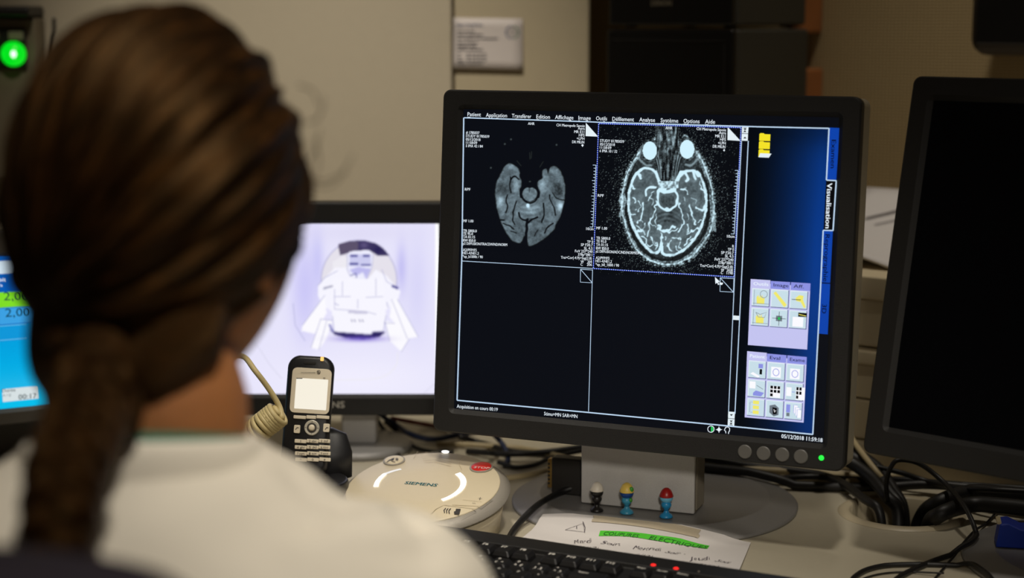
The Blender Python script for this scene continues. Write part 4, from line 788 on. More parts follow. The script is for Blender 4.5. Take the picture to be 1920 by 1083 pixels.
mb = MB(); cl(mb, [(725, 866), (731, 861), (735, 864), (741, 865.5)], .0009); cl(mb, [(728, 863.5), (735, 860)], .0011); mb.poly([CP(x, y, .0032) for x, y in ((733, 859.5), (740, 857.5), (738, 862), (735, 862.5))])
for k in range(3): cl(mb, [(741.5 + 1.6 * k, 858.3 - .2 * k), (743 + 1.8 * k, 860.2), (741.5 + 1.6 * k, 862.2 + .4 * k)], .0006)
M_print = mat('dark_grey_print', (62, 58, 54), 0.5, noise=(100, 0.1)); M_line = mat('pale_moulded_line', (188, 173, 142), 0.5, noise=(100, 0.05))
flat('speech_symbol', mb, M_print, o)
mb = MB()
for k in range(3): cl(mb, [(836 + 4.5 * k, 951.5 + .4 * k), (832.5 + 4.5 * k, 955.5 + .6 * k), (833.5 + 4.5 * k, 960 + .8 * k)], .0009, .0015)
mb.poly([CP(x, y, .0015) for x, y in ((855, 953), (864, 953.5), (861, 963.5), (852, 963), (851, 958.5), (854, 957.5))])
cl(mb, [(896, 933.5), (904, 933.7)], .0005, .0015); cl(mb, [(900.5, 931.5), (899.5, 935.8)], .0005, .0015); cl(mb, [(885, 942), (892, 942.6)], .0005, .0015); flat('volume_symbols', mb, M_print, con)
mb = MB(); cl(mb, [(848, 945.5), (902, 948), (923, 932.5)], .0008, .0014); cl(mb, [(809, 962), (818, 953), (832, 946), (893, 953)], .0007, .0014); cl(mb, [(868, 936), (903, 939.5)], .0004, .0014); cl(mb, [(893, 953), (865, 966)], .0004, .0014)
for k in range(6): cl(mb, [(786 + 2 * k, 848.5 + 3.6 * k), (815, 846 + 3.8 * k), (848 - .5 * k, 852.5 + 4 * k + .2 * k)], .0004 if k < 4 else .0007, .0014)
cl(mb, [(873, 852), (863, 860), (861, 870), (866, 880)], .0004, .0014); cl(mb, [(783, 846), (775, 860)], .0004, .0014); flat('moulded_lines', mb, M_line, con)
mb = MB(); mb.ball(CP(835, 846.5, .0012), (.0042, .0026, .0012), 16, 8, (ku_, cV, cAx)); o = obj('indicator_light', mb, M_lit, con, smooth=True); o['label'] = 'small glowing white light'

# ================================================================== cordless phone in its cradle
PY = 1.665
pc_, pu, pv, pn = pose(ony(583, 775, PY), 4.0, 15.0)
pu2 = nrm(pu + 0.045 * pv * -1); pv = nrm(np.cross(pn, pu2)); pu = pu2
ph = thing('cordless_phone', 'black cordless handset with a pale display standing in its cradle', 'phone', ony(590, 890, PY))
M_ph = mat('black_phone_shell', (24, 24, 26), 0.4, noise=(300, 0.1), bump=(1200, 0.08)); M_key = mat('cream_phone_keys', (224, 212, 188), 0.45, noise=(200, 0.03))
def PP(px, py, lift=0.0): return onplane(px, py, pc_ + pn * lift, pn)
def pl(px, py): p = PP(px, py) - pc_; return p @ pu, p @ pv
xl_, yt_ = pl(541, 668.5); xr_, _ = pl(625, 668.5); _, yb_ = pl(590, 892); pw = xr_ - xl_ ; phh = yt_ - yb_
pcen = pc_ + pu * (xl_ + xr_) / 2 + pv * (yt_ + yb_) / 2
def prr(z, g): 
    L = rrect(pcen + pn * z, pu, pv, pw + 2 * g, phh + 2 * g, 0.011, 8)
    return [p + pv * (0.0025 * math.cos(((p - pcen) @ pu) / (pw / 2) * 1.5)) * (1 if (p - pcen) @ pv > phh * .3 else 0) for p in L]
mb = MB(); mb.loft([prr(-0.020, -0.006), prr(-0.018, -0.002), prr(-0.010, 0.0006), prr(-0.004, 0.0006), prr(-0.0008, -0.0012), prr(0.0, -0.003)], True, True); obj('handset', mb, M_ph, ph, smooth=True)
mb = MB(); mb.loft([prr(-0.0060, 0.0010), prr(-0.0045, 0.0011), prr(-0.003, 0.0010)]); 
def prect(x0, y0, x1, y1, r, z0, z1, corner=None):
    a0, b1 = pl(x0, y0); a1, b0 = pl(x1, y1); cc_ = pc_ + pu * (a0 + a1) / 2 + pv * (b0 + b1) / 2
    mb = MB(); mb.loft([rrect(cc_ + pn * z0, pu, pv, a1 - a0, b1 - b0, r, 5), rrect(cc_ + pn * z1, pu, pv, a1 - a0, b1 - b0, r, 5), rrect(cc_ + pn * (z1 + .0003), pu, pv, a1 - a0 - .0006, b1 - b0 - .0006, r * .8, 5)], True, True); return mb
obj('display_frame', prect(549, 688, 616.5, 777, .005, -.001, .0004), M_key, ph)
disp = obj('display', prect(556, 708, 611.5, 769, .0008, .0003, .0007), glow('phone_display', (250, 243, 226), 0.95, base=(50, 50, 46), rough=.2), ph); disp['label'] = 'pale display, its reflection set as glow'  # emission stands in for bright light reflected by the display
mb = MB(); pr = lambda x, y: PP(x, y, .0015); mb.strip([pr(555.5, 708.8), pr(567, 709)], .0008, pn); mb.strip([pr(606, 708.2), pr(610, 708.3)], .0006, pn); mb.ring(PP(597.5, 697.2, .0012), .0014, .0019, pu, pv, 0, 6.28, 20); mb.strip([pr(596, 695.5), pr(599, 699)], .0008, pn); mb.strip([pr(564, 698), pr(592, 698.2)], .0004, pn); flat('printed_marks', mb, M_print, ph)
obj('earpiece', prect(570, 677, 592, 683, .0008, -.0008, .0003), M_black, ph)
mb = MB(); a_ = PP(604, 672.5, 0.0); mb.box(a_, (.0032, .0042, .0022), pu, pv, pn); o = obj('message_light', mb, glow('orange_led', (255, 196, 110), 1.3), ph, bevel=.0005); o['label'] = 'glowing orange light'
for x0, x1 in ((551, 573.5), (575, 592.5), (594, 617.5)): obj('soft_key', prect(x0, 778, x1, 785.5, .0006, 0, .0010), M_key, ph)
cN = PP(585, 801.5, 0.0); mb = MB(); mb.lathe([(.0076, 0), (.0076, .0009), (.0070, .0013), (.0052, .0011)], cN, 40, pn); obj('navigation_ring', mb, mat('silver_phone_ring', (200, 194, 178), .4, .2, noise=(200, .05)), ph, smooth=False)
mb = MB(); mb.lathe([(.0050, 0.0012), (.0050, .0014), (.0034, .0015)], cN, 32, pn); obj('navigation_groove', mb, M_print, ph); mb = MB(); mb.lathe([(.0032, 0.0014), (.0030, .0022), (.0012, .0025)], cN, 28, pn); obj('navigation_key', mb, M_key, ph, smooth=True)
mb = MB()
for a in range(4): dx = pu * math.cos(a * math.pi / 2) + pv * math.sin(a * math.pi / 2); mb.strip([cN + dx * .0056 + pn * .0016, cN + dx * .0070 + pn * .0016], .0004, pn)
for x in (557, 612.5): mb.strip([PP(x - 3, 805, .0016), PP(x, 801, .0016), PP(x + 3, 801.5, .0016)], .0007, pn)
obj('call_key', prect(552, 796, 562.5, 812, .0012, 0, .0010), M_key, ph); obj('hang_up_key', prect(607, 793.5, 617.5, 810, .0012, 0, .0010), M_key, ph)
keys = ['1', '2 abc', '3 def', '4 ghi', '5 jkl', '6 mno', '7 pqrs', '8 tuv', '9 wxyz', '*', '0', '#']
for r in range(4):
    for c_, (x0, x1) in enumerate(((553, 574.5), (575.5, 597), (598, 619))):
        y0 = 822.5 + r * 11.6 - c_ * .2; obj('number_key', prect(x0 + r * .3, y0, x1 + r * .3, y0 + 8.3, .0008, 0, .0010), M_key, ph)
        t = keys[r * 3 + c_]; mb.text(t, PP((x0 + x1) / 2 - (7 if len(t) > 1 else .5 if t == '1' else 1.6), y0 + 6.2, .0016), PP((x0 + x1) / 2 + (7 if len(t) > 1 else .5 if t == '1' else 1.6), y0 + 6.2, .0016), pn, .0024)
flat('key_lettering', mb, M_print, ph)
# cradle
cz = A(pcen[0], pcen[1], 0) + A(0.008, 0.008, 0) + A(pv[0], pv[1], 0) * -(phh / 2)
cr_ = thing('phone_cradle', 'black charging cradle under the cordless handset, beside the round console', 'phone cradle', cz + A(0, 0, DESK))
def cel(z, rx, ry, dx=0, dy=0): return [A(cz[0] + dx + rx * math.cos(a), cz[1] + dy + ry * math.sin(a), DESK + z) for a in np.linspace(0, 2 * math.pi, 48, endpoint=False)]
zb = (pcen - pv * phh / 2)[2] - DESK
mb = MB(); mb.loft([cel(.0005, .040, .045), cel(.008, .041, .046), cel(max(zb - .006, .014), .037, .038)], True, True); obj('base', mb, M_ph, cr_, smooth=False, bevel=.003)
mb = MB(); mb.loft([cel(max(zb - .012, .008), .036, .016, .002, .032), cel(zb + .012, .034, .012, .004, .038), cel(zb + .030, .026, .009, .006, .042), cel(zb + .036, .012, .006, .006, .043)], True, True); obj('back_rest', mb, M_ph, cr_, smooth=True)

# ================================================================== coiled handset cord
M_coil = mat('cream_coiled_cord', (204, 186, 134), 0.5, noise=(200, 0.04))
CYd = 1.64
axis = catmull([ony(526, 772, CYd), ony(508, 786, CYd), ony(490, 800, CYd), ony(470, 818, CYd + .01), ony(445, 838, CYd + .02), ony(420, 862, CYd + .02), ony(398, 892, CYd + .02), ony(382, 928, CYd + .02), ony(366, 962, CYd + .02), ony(345, 975, CYd + .02)], 60)
pts = []; L = len(axis); turns = 34
for i, p in enumerate(axis):
    t = nrm(axis[min(i + 1, L - 1)] - axis[max(i - 1, 0)]); a = nrm(np.cross(t, A(0, 1, 0))); b_ = np.cross(t, a); ph_ = 2 * math.pi * turns * i / L
    r_ = .0112 * min(1, .25 + i / 22); pts.append(p + r_ * (math.cos(ph_) * a + math.sin(ph_) * b_))
lead = catmull([onz(300, 940, DESK + .0035), onz(318, 925, DESK + .0035), ony(345, 830, CYd + .12), ony(382, 740, CYd + .09), ony(430, 676, CYd + .05), ony(456, 668, CYd + .02), ony(478, 694, CYd), ony(503, 727, CYd), ony(523, 760, CYd), ony(529, 782, CYd - .006), pts[0]], 8)
mb = MB(); mb.tube(lead[:-1] + pts, .0028, 8)
tag(obj('coiled_cord', mb, M_coil, smooth=True), 'cream coiled telephone cord beside the handset, behind the shoulder', 'cord')

# ================================================================== note paper, tape
def base_top(x, y):
    r = math.hypot(x - base_c[0], y - base_c[1]); return DESK + float(np.interp(r, [0, .1195, .1205, .122, .148, .1502, .158], [.0112, .0112, .0114, .0112, .0052, .0040, .0003]))
def drape(x, y, lift): return max(base_top(x, y), DESK + 0.0006) + lift
pTL, pTR, pBL, pBR = [onz(x, y, DESK + z)[:2] for x, y, z in ((1018, 965, .008), (1408, 1011, .005), (978, 1007, .003), (1392, 1058, .002))]
fr = 1.55; pBL = pTL + (pBL - pTL) * fr; pBR = pTR + (pBR - pTR) * fr
mb = MB(); g = []
for j in range(25):
    row = []
    for i in range(41):
        s_, t = i / 40, j / 24; p = (pTL * (1 - s_) + pTR * s_) * (1 - t) + (pBL * (1 - s_) + pBR * s_) * t
        lift = .0016 + .010 * max(0, s_ - .86) ** 1.5 * t * 6
        z = np.mean([drape(p[0] + dx, p[1] + dy, 0) for dx, dy in ((0, 0), (.01, 0), (-.01, 0), (0, .01), (0, -.01))]); z = max(z, drape(p[0], p[1], 0)) + lift
        row.append(A(p[0], p[1], z))
    g.append(row)
GP = np.array(g)
mb.loft(g, closed=False); note = obj('note_paper', mb, M_paper, smooth=True)
tag(note, 'white handwritten note with a green highlighted heading, taped before the large monitor', 'note')
from mathutils.bvhtree import BVHTree
bvh = BVHTree.FromPolygons([tuple(p) for p in mb.v], mb.f)
def onpaper(p, lift=.0007):
    h = bvh.ray_cast(Vector((p[0], p[1], 1.2)), Vector((0, 0, -1)))
    return A(p[0], p[1], (h[0].z if h[0] is not None else drape(p[0], p[1], .002)) + lift)
def paper_px(px, py):
    d = ray(px, py); h = bvh.ray_cast(Vector(EYE), Vector(nrm(d))); return np.array(h[0]) if h[0] is not None else onz(px, py, DESK + .006)
def dr(mb, lift=.0007): mb.v = [tuple(onpaper(p, lift)) for p in mb.v]; return mb
zN = A(0, 0, 1)
M_hi = mat('green_highlighter', (78, 196, 48), 0.6, noise=(120, 0.12))
mb = MB(); hp = catmull([paper_px(1124, 999.5), paper_px(1175, 1001.5), paper_px(1230, 1008), paper_px(1280, 1017), paper_px(1328, 1026.5)], 10); mb.strip(hp, .0088, zN); flat('highlighter_stroke', dr(mb, .0006), M_hi, note)
mb = MB()
def hand(t, x0, y0, x1, y1, cap, seed):
    m2 = MB(); m2.text(t, paper_px(x0, y0), paper_px(x1, y1), zN, cap, shear=.25, bold=-.018)
    rr = np.random.default_rng(seed); k = rr.random(4) * 6
    m2.v = [(x + .0006 * math.sin(x * 900 + k[0]), y + .0009 * math.sin(x * 420 + k[1]), z) for x, y, z in m2.v]; mb.add(m2.v, m2.f)
hand('Mardi', 1076, 1019, 1112, 1017, .0095, 1); hand('Soir.', 1126, 1020, 1162, 1024, .0065, 2); hand('Mercredi', 1187, 1030, 1239, 1033, .0090, 3); hand('Soir -', 1247, 1037, 1285, 1041, .0065, 4); hand('Jeudi', 1293, 1051, 1333, 1050, .0095, 5); hand('Soir', 1340, 1053, 1369, 1057, .0065, 6)
hand('(4/12)', 1081, 1028, 1121, 1031, .0075, 7); hand('(5/12)', 1187, 1043, 1221, 1046, .0075, 8); hand('(6/12)', 1298, 1060, 1344, 1066, .0075, 9)
tri = [paper_px(x, y) for x, y in ((1060, 994), (1093, 982), (1096, 998), (1060, 994))]; mb.strip(tri, .0006, zN); mb.strip([paper_px(1093, 979), paper_px(1097, 990), paper_px(1096, 999)], .0009, zN); mb.strip([paper_px(1081, 987), paper_px(1081.5, 992)], .0008, zN)
flat('handwriting', dr(mb, .0009), M_ink, note)
mb = MB(); m2 = MB(); m2.text('COUPURES', paper_px(1131, 1004), paper_px(1197, 1009), zN, .0062, shear=.2, bold=-.01); m2.text('ELECTRIQUES', paper_px(1216, 1012), paper_px(1326, 1029), zN, .0064, shear=.2, bold=-.01); flat('handwriting', dr(m2, .0009), mat('dark_green_ink', (30, 96, 34), .6, noise=(200, .1)), note)
tp = [onz(x, y, DESK + .013)[:2] for x, y in ((1114, 966), (1313, 988), (1310, 997), (1110, 975.5))]; g = []
for j in range(5):
    row = []
    for i in range(41):
        s_, t = i / 40, j / 4; jag = (.0012 * math.sin(i * 2.1 + j * 4) if i in (0, 40) else 0); p = (tp[0] * (1 - s_) + tp[1] * s_) * (1 - t) + (tp[3] * (1 - s_) + tp[2] * s_) * t; q = onpaper(p, 0)
        row.append(A(p[0] + jag, p[1], max(q[2], drape(p[0], p[1], .0018)) + .0005))
    g.append(row)
mb = MB(); mb.loft(g, closed=False); tag(obj('tape_strip', mb, mat('buff_masking_tape', (176, 164, 142), .6, noise=(300, .05))), 'strip of buff tape along the top edge of the handwritten note', 'tape')

# ================================================================== toy suction-cup pegs on the monitor foot
M_pk = mat('black_toy_plastic', (26, 22, 20), .4, noise=(400, .1)); M_pw = mat('white_toy_plastic', (222, 214, 200), .4, noise=(400, .03)); M_pt = mat('teal_toy_plastic', (60, 150, 186), .35, noise=(400, .05)); M_pb = mat('blue_toy_plastic', (22, 66, 140), .4, noise=(400, .05)); M_pc = mat('sky_toy_plastic', (36, 140, 196), .35, noise=(400, .05)); M_py = mat('yellow_toy_plastic', (228, 196, 92), .4, noise=(400, .05)); M_pr = mat('red_toy_plastic', (158, 24, 24), .35, noise=(400, .05)); M_pg = mat('green_toy_plastic', (60, 150, 44), .4, noise=(400, .05)); M_plb = mat('pale_blue_toy_plastic', (112, 186, 220), .35, noise=(400, .05))
def peg(px, py, h, label, mcup, mbody, mhead, mcap, extra=None):
    c = onz(px, py, DESK + .0112); k = h / .0305; t = thing('toy_peg', label, 'toy', c, 'toy pegs on the monitor foot'); t['label'] = label
    mb = MB(); mb.lathe([(.0066 * k, .0002), (.0068 * k, .0009 * k), (.0058 * k, .0028 * k), (.0032 * k, .0046 * k), (.0024 * k, .0062 * k), (.0024 * k, .0075 * k)], c, 28); obj('suction_cup', mb, mcup, t, smooth=True)
    mb = MB(); mb.lathe([(.0024 * k, .0070 * k), (.0026 * k, .0090 * k), (.0046 * k, .0108 * k), (.0052 * k, .0128 * k), (.0046 * k, .0150 * k), (.0030 * k, .0166 * k)], c, 24); obj('body', mb, mbody, t, smooth=True)
    mb = MB(); mb.ball(c + A(0, 0, .0200 * k), (.0066 * k, .0062 * k, .0052 * k), 24, 14); obj('head', mb, mhead, t, smooth=True)
    mb = MB(); mb.lathe([(.0070 * k, .0214 * k), (.0071 * k, .0222 * k), (.0062 * k, .0252 * k), (.0044 * k, .0284 * k), (.0020 * k, .0302 * k), (.0004 * k, .0305 * k)], c, 28); obj('cap', mb, mcap, t, smooth=True)
    if extra:
        mb = MB(); mb.ball(c + A(.0040 * k, -.0046 * k, .0250 * k), (.0022 * k, .0016 * k, .0026 * k), 12, 8); mb.ball(c + A(.0035 * k, -.0035 * k, .0140 * k), (.0018 * k, .0018 * k, .0022 * k), 12, 8); obj('trim', mb, extra, t, smooth=True)
    return t
peg(1119, 957.5, .0305, 'small black toy peg with a white cap, standing on the monitor foot', M_pk, M_pk, M_pk, M_pw)
peg(1175, 961.5, .0318, 'small blue toy peg with a yellow cap and green trim, between the other two pegs', M_pt, M_pt, M_pb, M_py, M_pg)
peg(1249, 969.0, .0305, 'small blue toy peg with a red cap, standing on the monitor foot', M_pc, M_pc, M_plb, M_pr)

# ================================================================== keyboard
kU = A(math.cos(R_(26.33)), -math.sin(R_(26.33)), 0); kb = A(math.sin(R_(26.33)), math.cos(R_(26.33)), 0); kt = R_(5.0)
kV = kb * math.cos(kt) + A(0, 0, 1) * math.sin(kt); kN = np.cross(kU, kV); UN = .01905
KF = onz(879, 1022, .7725)                                   # label of the F5 key
def K(x, y, z=0.0): return KF + kU * ((x - 7.0) * UN) + kV * (y * UN) + kN * z    # x in key widths from the left, y in rows towards the back
kbd = thing('keyboard', 'black keyboard with two red lock lights, in front of the handwritten note', 'keyboard', A(*K(11, -3, 0)[:2], DESK))
M_kb = mat('black_keyboard_case', (20, 19, 18), .45, noise=(300, .1), bump=(1200, .1)); M_kc = mat('black_keycaps', (19, 18, 18), .35, noise=(300, .08), bump=(900, .06))
yB, yF = 1.95, -6.6; xL, xR = -.45, 23.0
prof = [(yB, -.004), (yB, -.012)]
mb = MB()
def kl(x): 
    P = [K(x, yB - .12, .0005), K(x, yB, -.0015), K(x, yB + .05, -.008)]
    pb = K(x, yB, -.008); P.append(A(pb[0], pb[1], DESK + .012)); pf = K(x, yF, -.012); P.append(A(pf[0], pf[1], DESK + .003)); P += [K(x, yF, -.006), K(x, yF + .12, -.004), K(x, yF + .5, -.004), K(x, .62, -.004), K(x, .66, .0005)]
    return P
mb.loft([kl(xL), kl(xR)], True, True); obj('case', mb, M_kb, kbd, bevel=.0012)
for x in (0.5, 22):
    mb = MB(); p = K(x, yB - .35, -.009); mb.box(A(p[0], p[1], DESK + .0075), (.02, .012, .0145), kU, kb, A(0, 0, 1)); obj('rear_foot', mb, M_kb, kbd)
txt = MB()
def key(x, y, w=1.0, h=1.0, leg=None, top=.0036):
    cx, cy = x + w / 2, y + h / 2 - .5; mb = MB(); b0 = -.0036
    def rr_(z, mw, mh, dy=0): return rrect(K(cx, cy + dy, z), kU, kV, w * UN - mw, h * UN - mh, .0014, 4)
    mb.loft([rr_(b0, .0012, .0012), rr_(0, .0018, .0018), rr_(top - .0004, .0058, .0052, .04), rr_(top, .0066, .0060, .04)], True, True); obj('key', mb, M_kc, kbd)
    if leg:
        for t, dx, dy, ch in leg: n_ = len(t); wd = ch * .62 * n_ / UN; txt.text(t, K(cx + dx - wd / 2, cy + dy, top + .0003), K(cx + dx + wd / 2, cy + dy, top + .0003), kN, ch, bold=.015)
fy = -.18
key(0, fy, leg=[('Esc', -.05, .05, .003)])
for k in range(12): key((2 if k < 4 else 2.5 if k < 8 else 3.0) + k, fy, leg=[('F%d' % (k + 1), -.08, .10, .0042)])
for k, t in enumerate(('Impr', 'Arrêt', 'Pause')): key(15.5 + k, fy, leg=[(t, -.02, .10, .0032)])
r1 = fy - 1.42
for k, (a, b_, c_) in enumerate((('²', '', ''), ('1', '&', ''), ('2', 'é', '~'), ('3', '"', '#'), ('4', "'", '{'), ('5', '(', '['), ('6', '-', '|'), ('7', 'è', '`'), ('8', '_', '\\'), ('9', 'ç', '^'), ('0', 'à', '@'), ('°', ')', ']'), ('+', '=', '}'))):
    key(k, r1, leg=[q for q in ((a, -.14, .16, .0036), (b_, -.14, -.18, .0034), (c_, .14, -.18, .0034)) if q[0]])
key(13, r1, 2, leg=[('Retour', -.3, .1, .0026)])
r2 = r1 - 1
key(0, r2, 1.5, leg=[('Tab', -.1, .1, .0026)])
for k, t in enumerate('AZERTYUIOP^$'): key(1.5 + k, r2, leg=[(t, -.14, .1, .0032)])
key(13.75, r1 - 2, 1.25, 2)
key(0, r2 - 1, 1.75)
for k, t in enumerate('QSDFGHJKLMù*'): key(1.75 + k, r2 - 1, leg=[(t, -.14, .1, .0032)])
key(0, r2 - 2, 1.25)
for k, t in enumerate('<WXCVBN,;:!'): key(1.25 + k, r2 - 2, leg=[(t, -.14, .1, .0032)])
key(12.25, r2 - 2, 2.75)
for x, w_ in ((0, 1.25), (1.25, 1.25), (2.5, 1.25), (3.75, 6.25), (10, 1.25), (11.25, 1.25), (12.5, 1.25), (13.75, 1.25)): key(x, r2 - 3, w_)
for k in range(3): key(15.5 + k, r1); key(15.5 + k, r2); key(15.5 + k, r2 - 3)
key(16.5, r2 - 2)
flat('key_lettering', txt, mat('white_key_print', (226, 222, 212), .5, noise=(100, .05)), kbd)
for (px, py), m, lab in (((1225, 1058.5), 'red_led', 'glowing red lock light'), ((1267.5, 1065), 'red_led', 'glowing red lock light'), ((1310, 1071), 'unlit_led', None)):
    if m not in MATS: (glow('red_led', (255, 40, 34), 1.3) if m == 'red_led' else mat('unlit_led', (90, 84, 76), .4, noise=(100, .05)))
    c = onplane(px, py, KF + kN * .0008, kN); mb = MB(); r_ = .0025 if m == 'red_led' else .0013; mb.ball(c, (r_, r_ * .9, .0010), 14, 8, (kU, kV, kN)); o = obj('lock_light', mb, MATS[m], kbd, smooth=True)
    if lab: o['label'] = lab

# ================================================================== video plug lying on the foot
dp = A(*ony(1066, 880, 1.742)); dz0 = DESK + .0118
vp = thing('video_plug', 'black video plug with a gold connector face, left of the monitor neck', 'plug', A(dp[0], dp[1], dz0))
mb = MB(); mb.box(A(dp[0], dp[1], dz0 + .0195), (.033, .016, .039), nu, nb, A(0, 0, 1)); obj('housing', mb, M_black, vp, bevel=.002)
mb = MB(); mb.box(A(dp[0], dp[1], dz0 + .0205) - nu * .0192, (.005, .010, .031), nu, nb, A(0, 0, 1)); cf = obj('connector', mb, M_metal, vp, bevel=.001)
mb = MB()
for k in range(6): mb.box(A(dp[0], dp[1], dz0 + .010 + .0042 * k) - nu * .0200 - nb * .0052, (.0022, .0006, .0022), nu, nb, A(0, 0, 1))
obj('pin_slots', mb, M_black, cf)
# ================================================================== small blue box on the right monitor's foot
a = onz(1899, 1029, DESK + .0112); bb = thing('plastic_clip', 'small bright blue plastic clip on the foot of the switched-off monitor', 'clip', a + A(.004, 0, 0))
bu2 = A(math.cos(R_(12)), -math.sin(R_(12)), 0); bv2 = A(math.sin(R_(12)), math.cos(R_(12)), 0)
mb = MB(); P0 = a + A(.006, .012, 0)
mb.loft([[P0 + bu2 * x + bv2 * y + A(0, 0, z) for x, z in ((-.019, .0004), (.022, .0004), (.022, .020), (.004, .019), (-.008, .0245), (-.016, .023))] for y in (-.012, .014)], True, True); obj('body', mb, mat('bright_blue_plastic', (10, 52, 168), .4, noise=(200, .05)), bb, bevel=.0015)
mb = MB(); mb.box(P0 - bu2 * .0165 + A(0, 0, .0235), (.004, .02, .002), bu2, bv2, A(0, 0, 1)); obj('tab', mb, mat('pale_plastic', (200, 186, 150), .5, noise=(100, .05)), bb)

# ================================================================== loose cables
def cable(px_pts, r, m, label, z=None, n=8, smooth=8, name='cable', cat='cable'):
    P = []
    for q in px_pts:
        if q[0] == 'hole': P.append(A(GR[0] + q[1], GR[1] + q[2], DESK + q[3]))
        elif len(q) == 4: P.append(ony(q[0], q[1], q[3]))
        else: P.append(onz(q[0], q[1], DESK + (q[2] if len(q) > 2 else r + .0006)))
    P = catmull(P, smooth)
    def feet(x, y):
        f = base_top(x, y); q = math.hypot(x - p0[0], y - p0[1]); return max(f, DESK + float(np.interp(q, [0, .122, .148, .1502, .158], [.0112, .0112, .0052, .0040, .0003])))
    P = [A(p[0], p[1], max(p[2], max(feet(p[0] + dx, p[1] + dy) for dx, dy in ((0, 0), (r, 0), (-r, 0), (0, r), (0, -r))) + r + .0004)) if math.hypot(p[0] - GR[0], p[1] - GR[1]) > GR_R + .012 else p for p in P]
    mb = MB(); mb.tube(P, r, n); return tag(obj(name, mb, m, smooth=True), label, cat)
cable([(1080, 912, .020), (1046, 924, .0155), (1008, 946, .0155), (978, 975, .0075), (958, 1002, .0040), (948, 1030, .0040), (946, 1060, .0040)], .0033, M_cable, 'thick black cable curling from the video plug past the note, beside the console')
cable([(1280, 889), (1440, 906), (1560, 912), (1660, 912, .010), (1740, 908, .012), (1850, 916, .012), (1990, 926, .012)], .0052, M_cable, 'thickest black cable lying level behind the monitor foot')
cable([(1285, 878), (1420, 897), (1520, 893, .012), (1600, 898), (1690, 899, .012), (1800, 908, .014), (1990, 920, .02)], .0036, M_cable, 'thinner black cable crossing just above the thickest level one')
cable([(1280, 862, .02), (1420, 880, .012), (1500, 884, .010), (1580, 891), (1700, 893), (1800, 898), (1990, 908)], .0042, M_cablecream, 'cream cable running level under the right end of the monitor frame')
cable([(1280, 874), (1400, 890), (1540, 899), (1640, 900), (1760, 901), (1880, 906), (1990, 912)], .0030, M_cablecream, 'lower cream cable behind the monitor foot')
cable([(1290, 850, .03), (1400, 872, .016), (1470, 880, .012), (1560, 896, .010), (1620, 935, .012), (1650, 962, .004), ('hole', -.020, -.012, -.05)], .0046, M_cable, 'black cable slanting from under the monitor frame into the desk grommet')
for k, (dx, dy, lab) in enumerate(((0, 0, 'front'), (9, -7, 'middle'), (18, -12, 'rear'))):
    cable([(1540 + dx, 838 + dy, .05), (1588 + dx, 862 + dy, .035), (1630 + dx, 892 + dy, .024), (1662 + dx * .7, 930 + dy, .012), (1684 + dx * .5, 962 + dy * .3, -.004), ('hole', -.004 + .0006 * dx, .002 + .0006 * dx, -.06)], .0068, M_cable, {'front': 'black cable nearest the viewer in the bundle dropping into the grommet', 'middle': 'middle black cable of the bundle dropping into the grommet', 'rear': 'rearmost black cable of the bundle dropping into the grommet'}[lab])['group'] = 'bundled cables at the grommet'
cable([(1592, 812, .05), (1606, 836, .045), (1640, 880, .030), (1668, 915, .012), (1690, 935, .0036)], .0034, M_cablecream, 'cream cable sloping down behind the black bundle')
for k, (dy, lab) in enumerate(((-3, 'upper'), (20, 'lower'))):
    cable([('hole', .020, .012 - .0014 * dy, -.06), ('hole', .024, .012 - .0014 * dy, -.012), (1762, 944 + dy, .015), (1820, 926 + dy, .018), (1880, 928 + dy, .021), (1990, 940 + dy, .024)], .0085, M_cable, {'upper': 'upper of the two thick black sleeves leaving the grommet to the right', 'lower': 'lower of the two thick black sleeves leaving the grommet to the right'}[lab])['group'] = 'thick sleeves at the grommet'
cable([(1664, 940, .010), (1662, 905, .030), (1670, 876, .048), (1686, 862, .056), (1726, 870, .050), (1772, 906, .034), (1806, 945, .030), (1826, 985, .018), (1831, 1010, .006), (1822, 1027), (1795, 1036), (1738, 1056), (1680, 1086), (1650, 1130), (1690, 1200), (1800, 1230), (1950, 1200)], .0026, M_cable, 'black cable arching up and looping down beside the grommet')
cable([(1700, 1260), (1620, 1160), (1594, 1100), (1612, 1074), (1650, 1061), (1700, 1057.5), (1760, 1058), (1812, 1062), (1850, 1084), (1900, 1120), (1990, 1130)], .0024, M_cable, 'black cable loop at the lower right corner of the desk')
cable([(1872, 956, .004), (1840, 990, .0018), (1800, 1030, .0036), (1752, 1086, .0016), (1700, 1160, .0016)], .0012, M_cable, 'thin black lead running straight across the lower right of the desk')
cable([(1560, 1120), (1622, 1083), (1690, 1072), (1770, 1074, .0044)], .0009, M_cable, 'very thin lead inside the lower right cable loop')
cable([(1640, 874, .030), (1690, 886, .024), (1740, 902, .016), (1800, 914, .022), (1870, 918, .030), (1990, 925, .03)], .0030, M_cable, 'black cable sagging in front of the trunking above the thick sleeves')
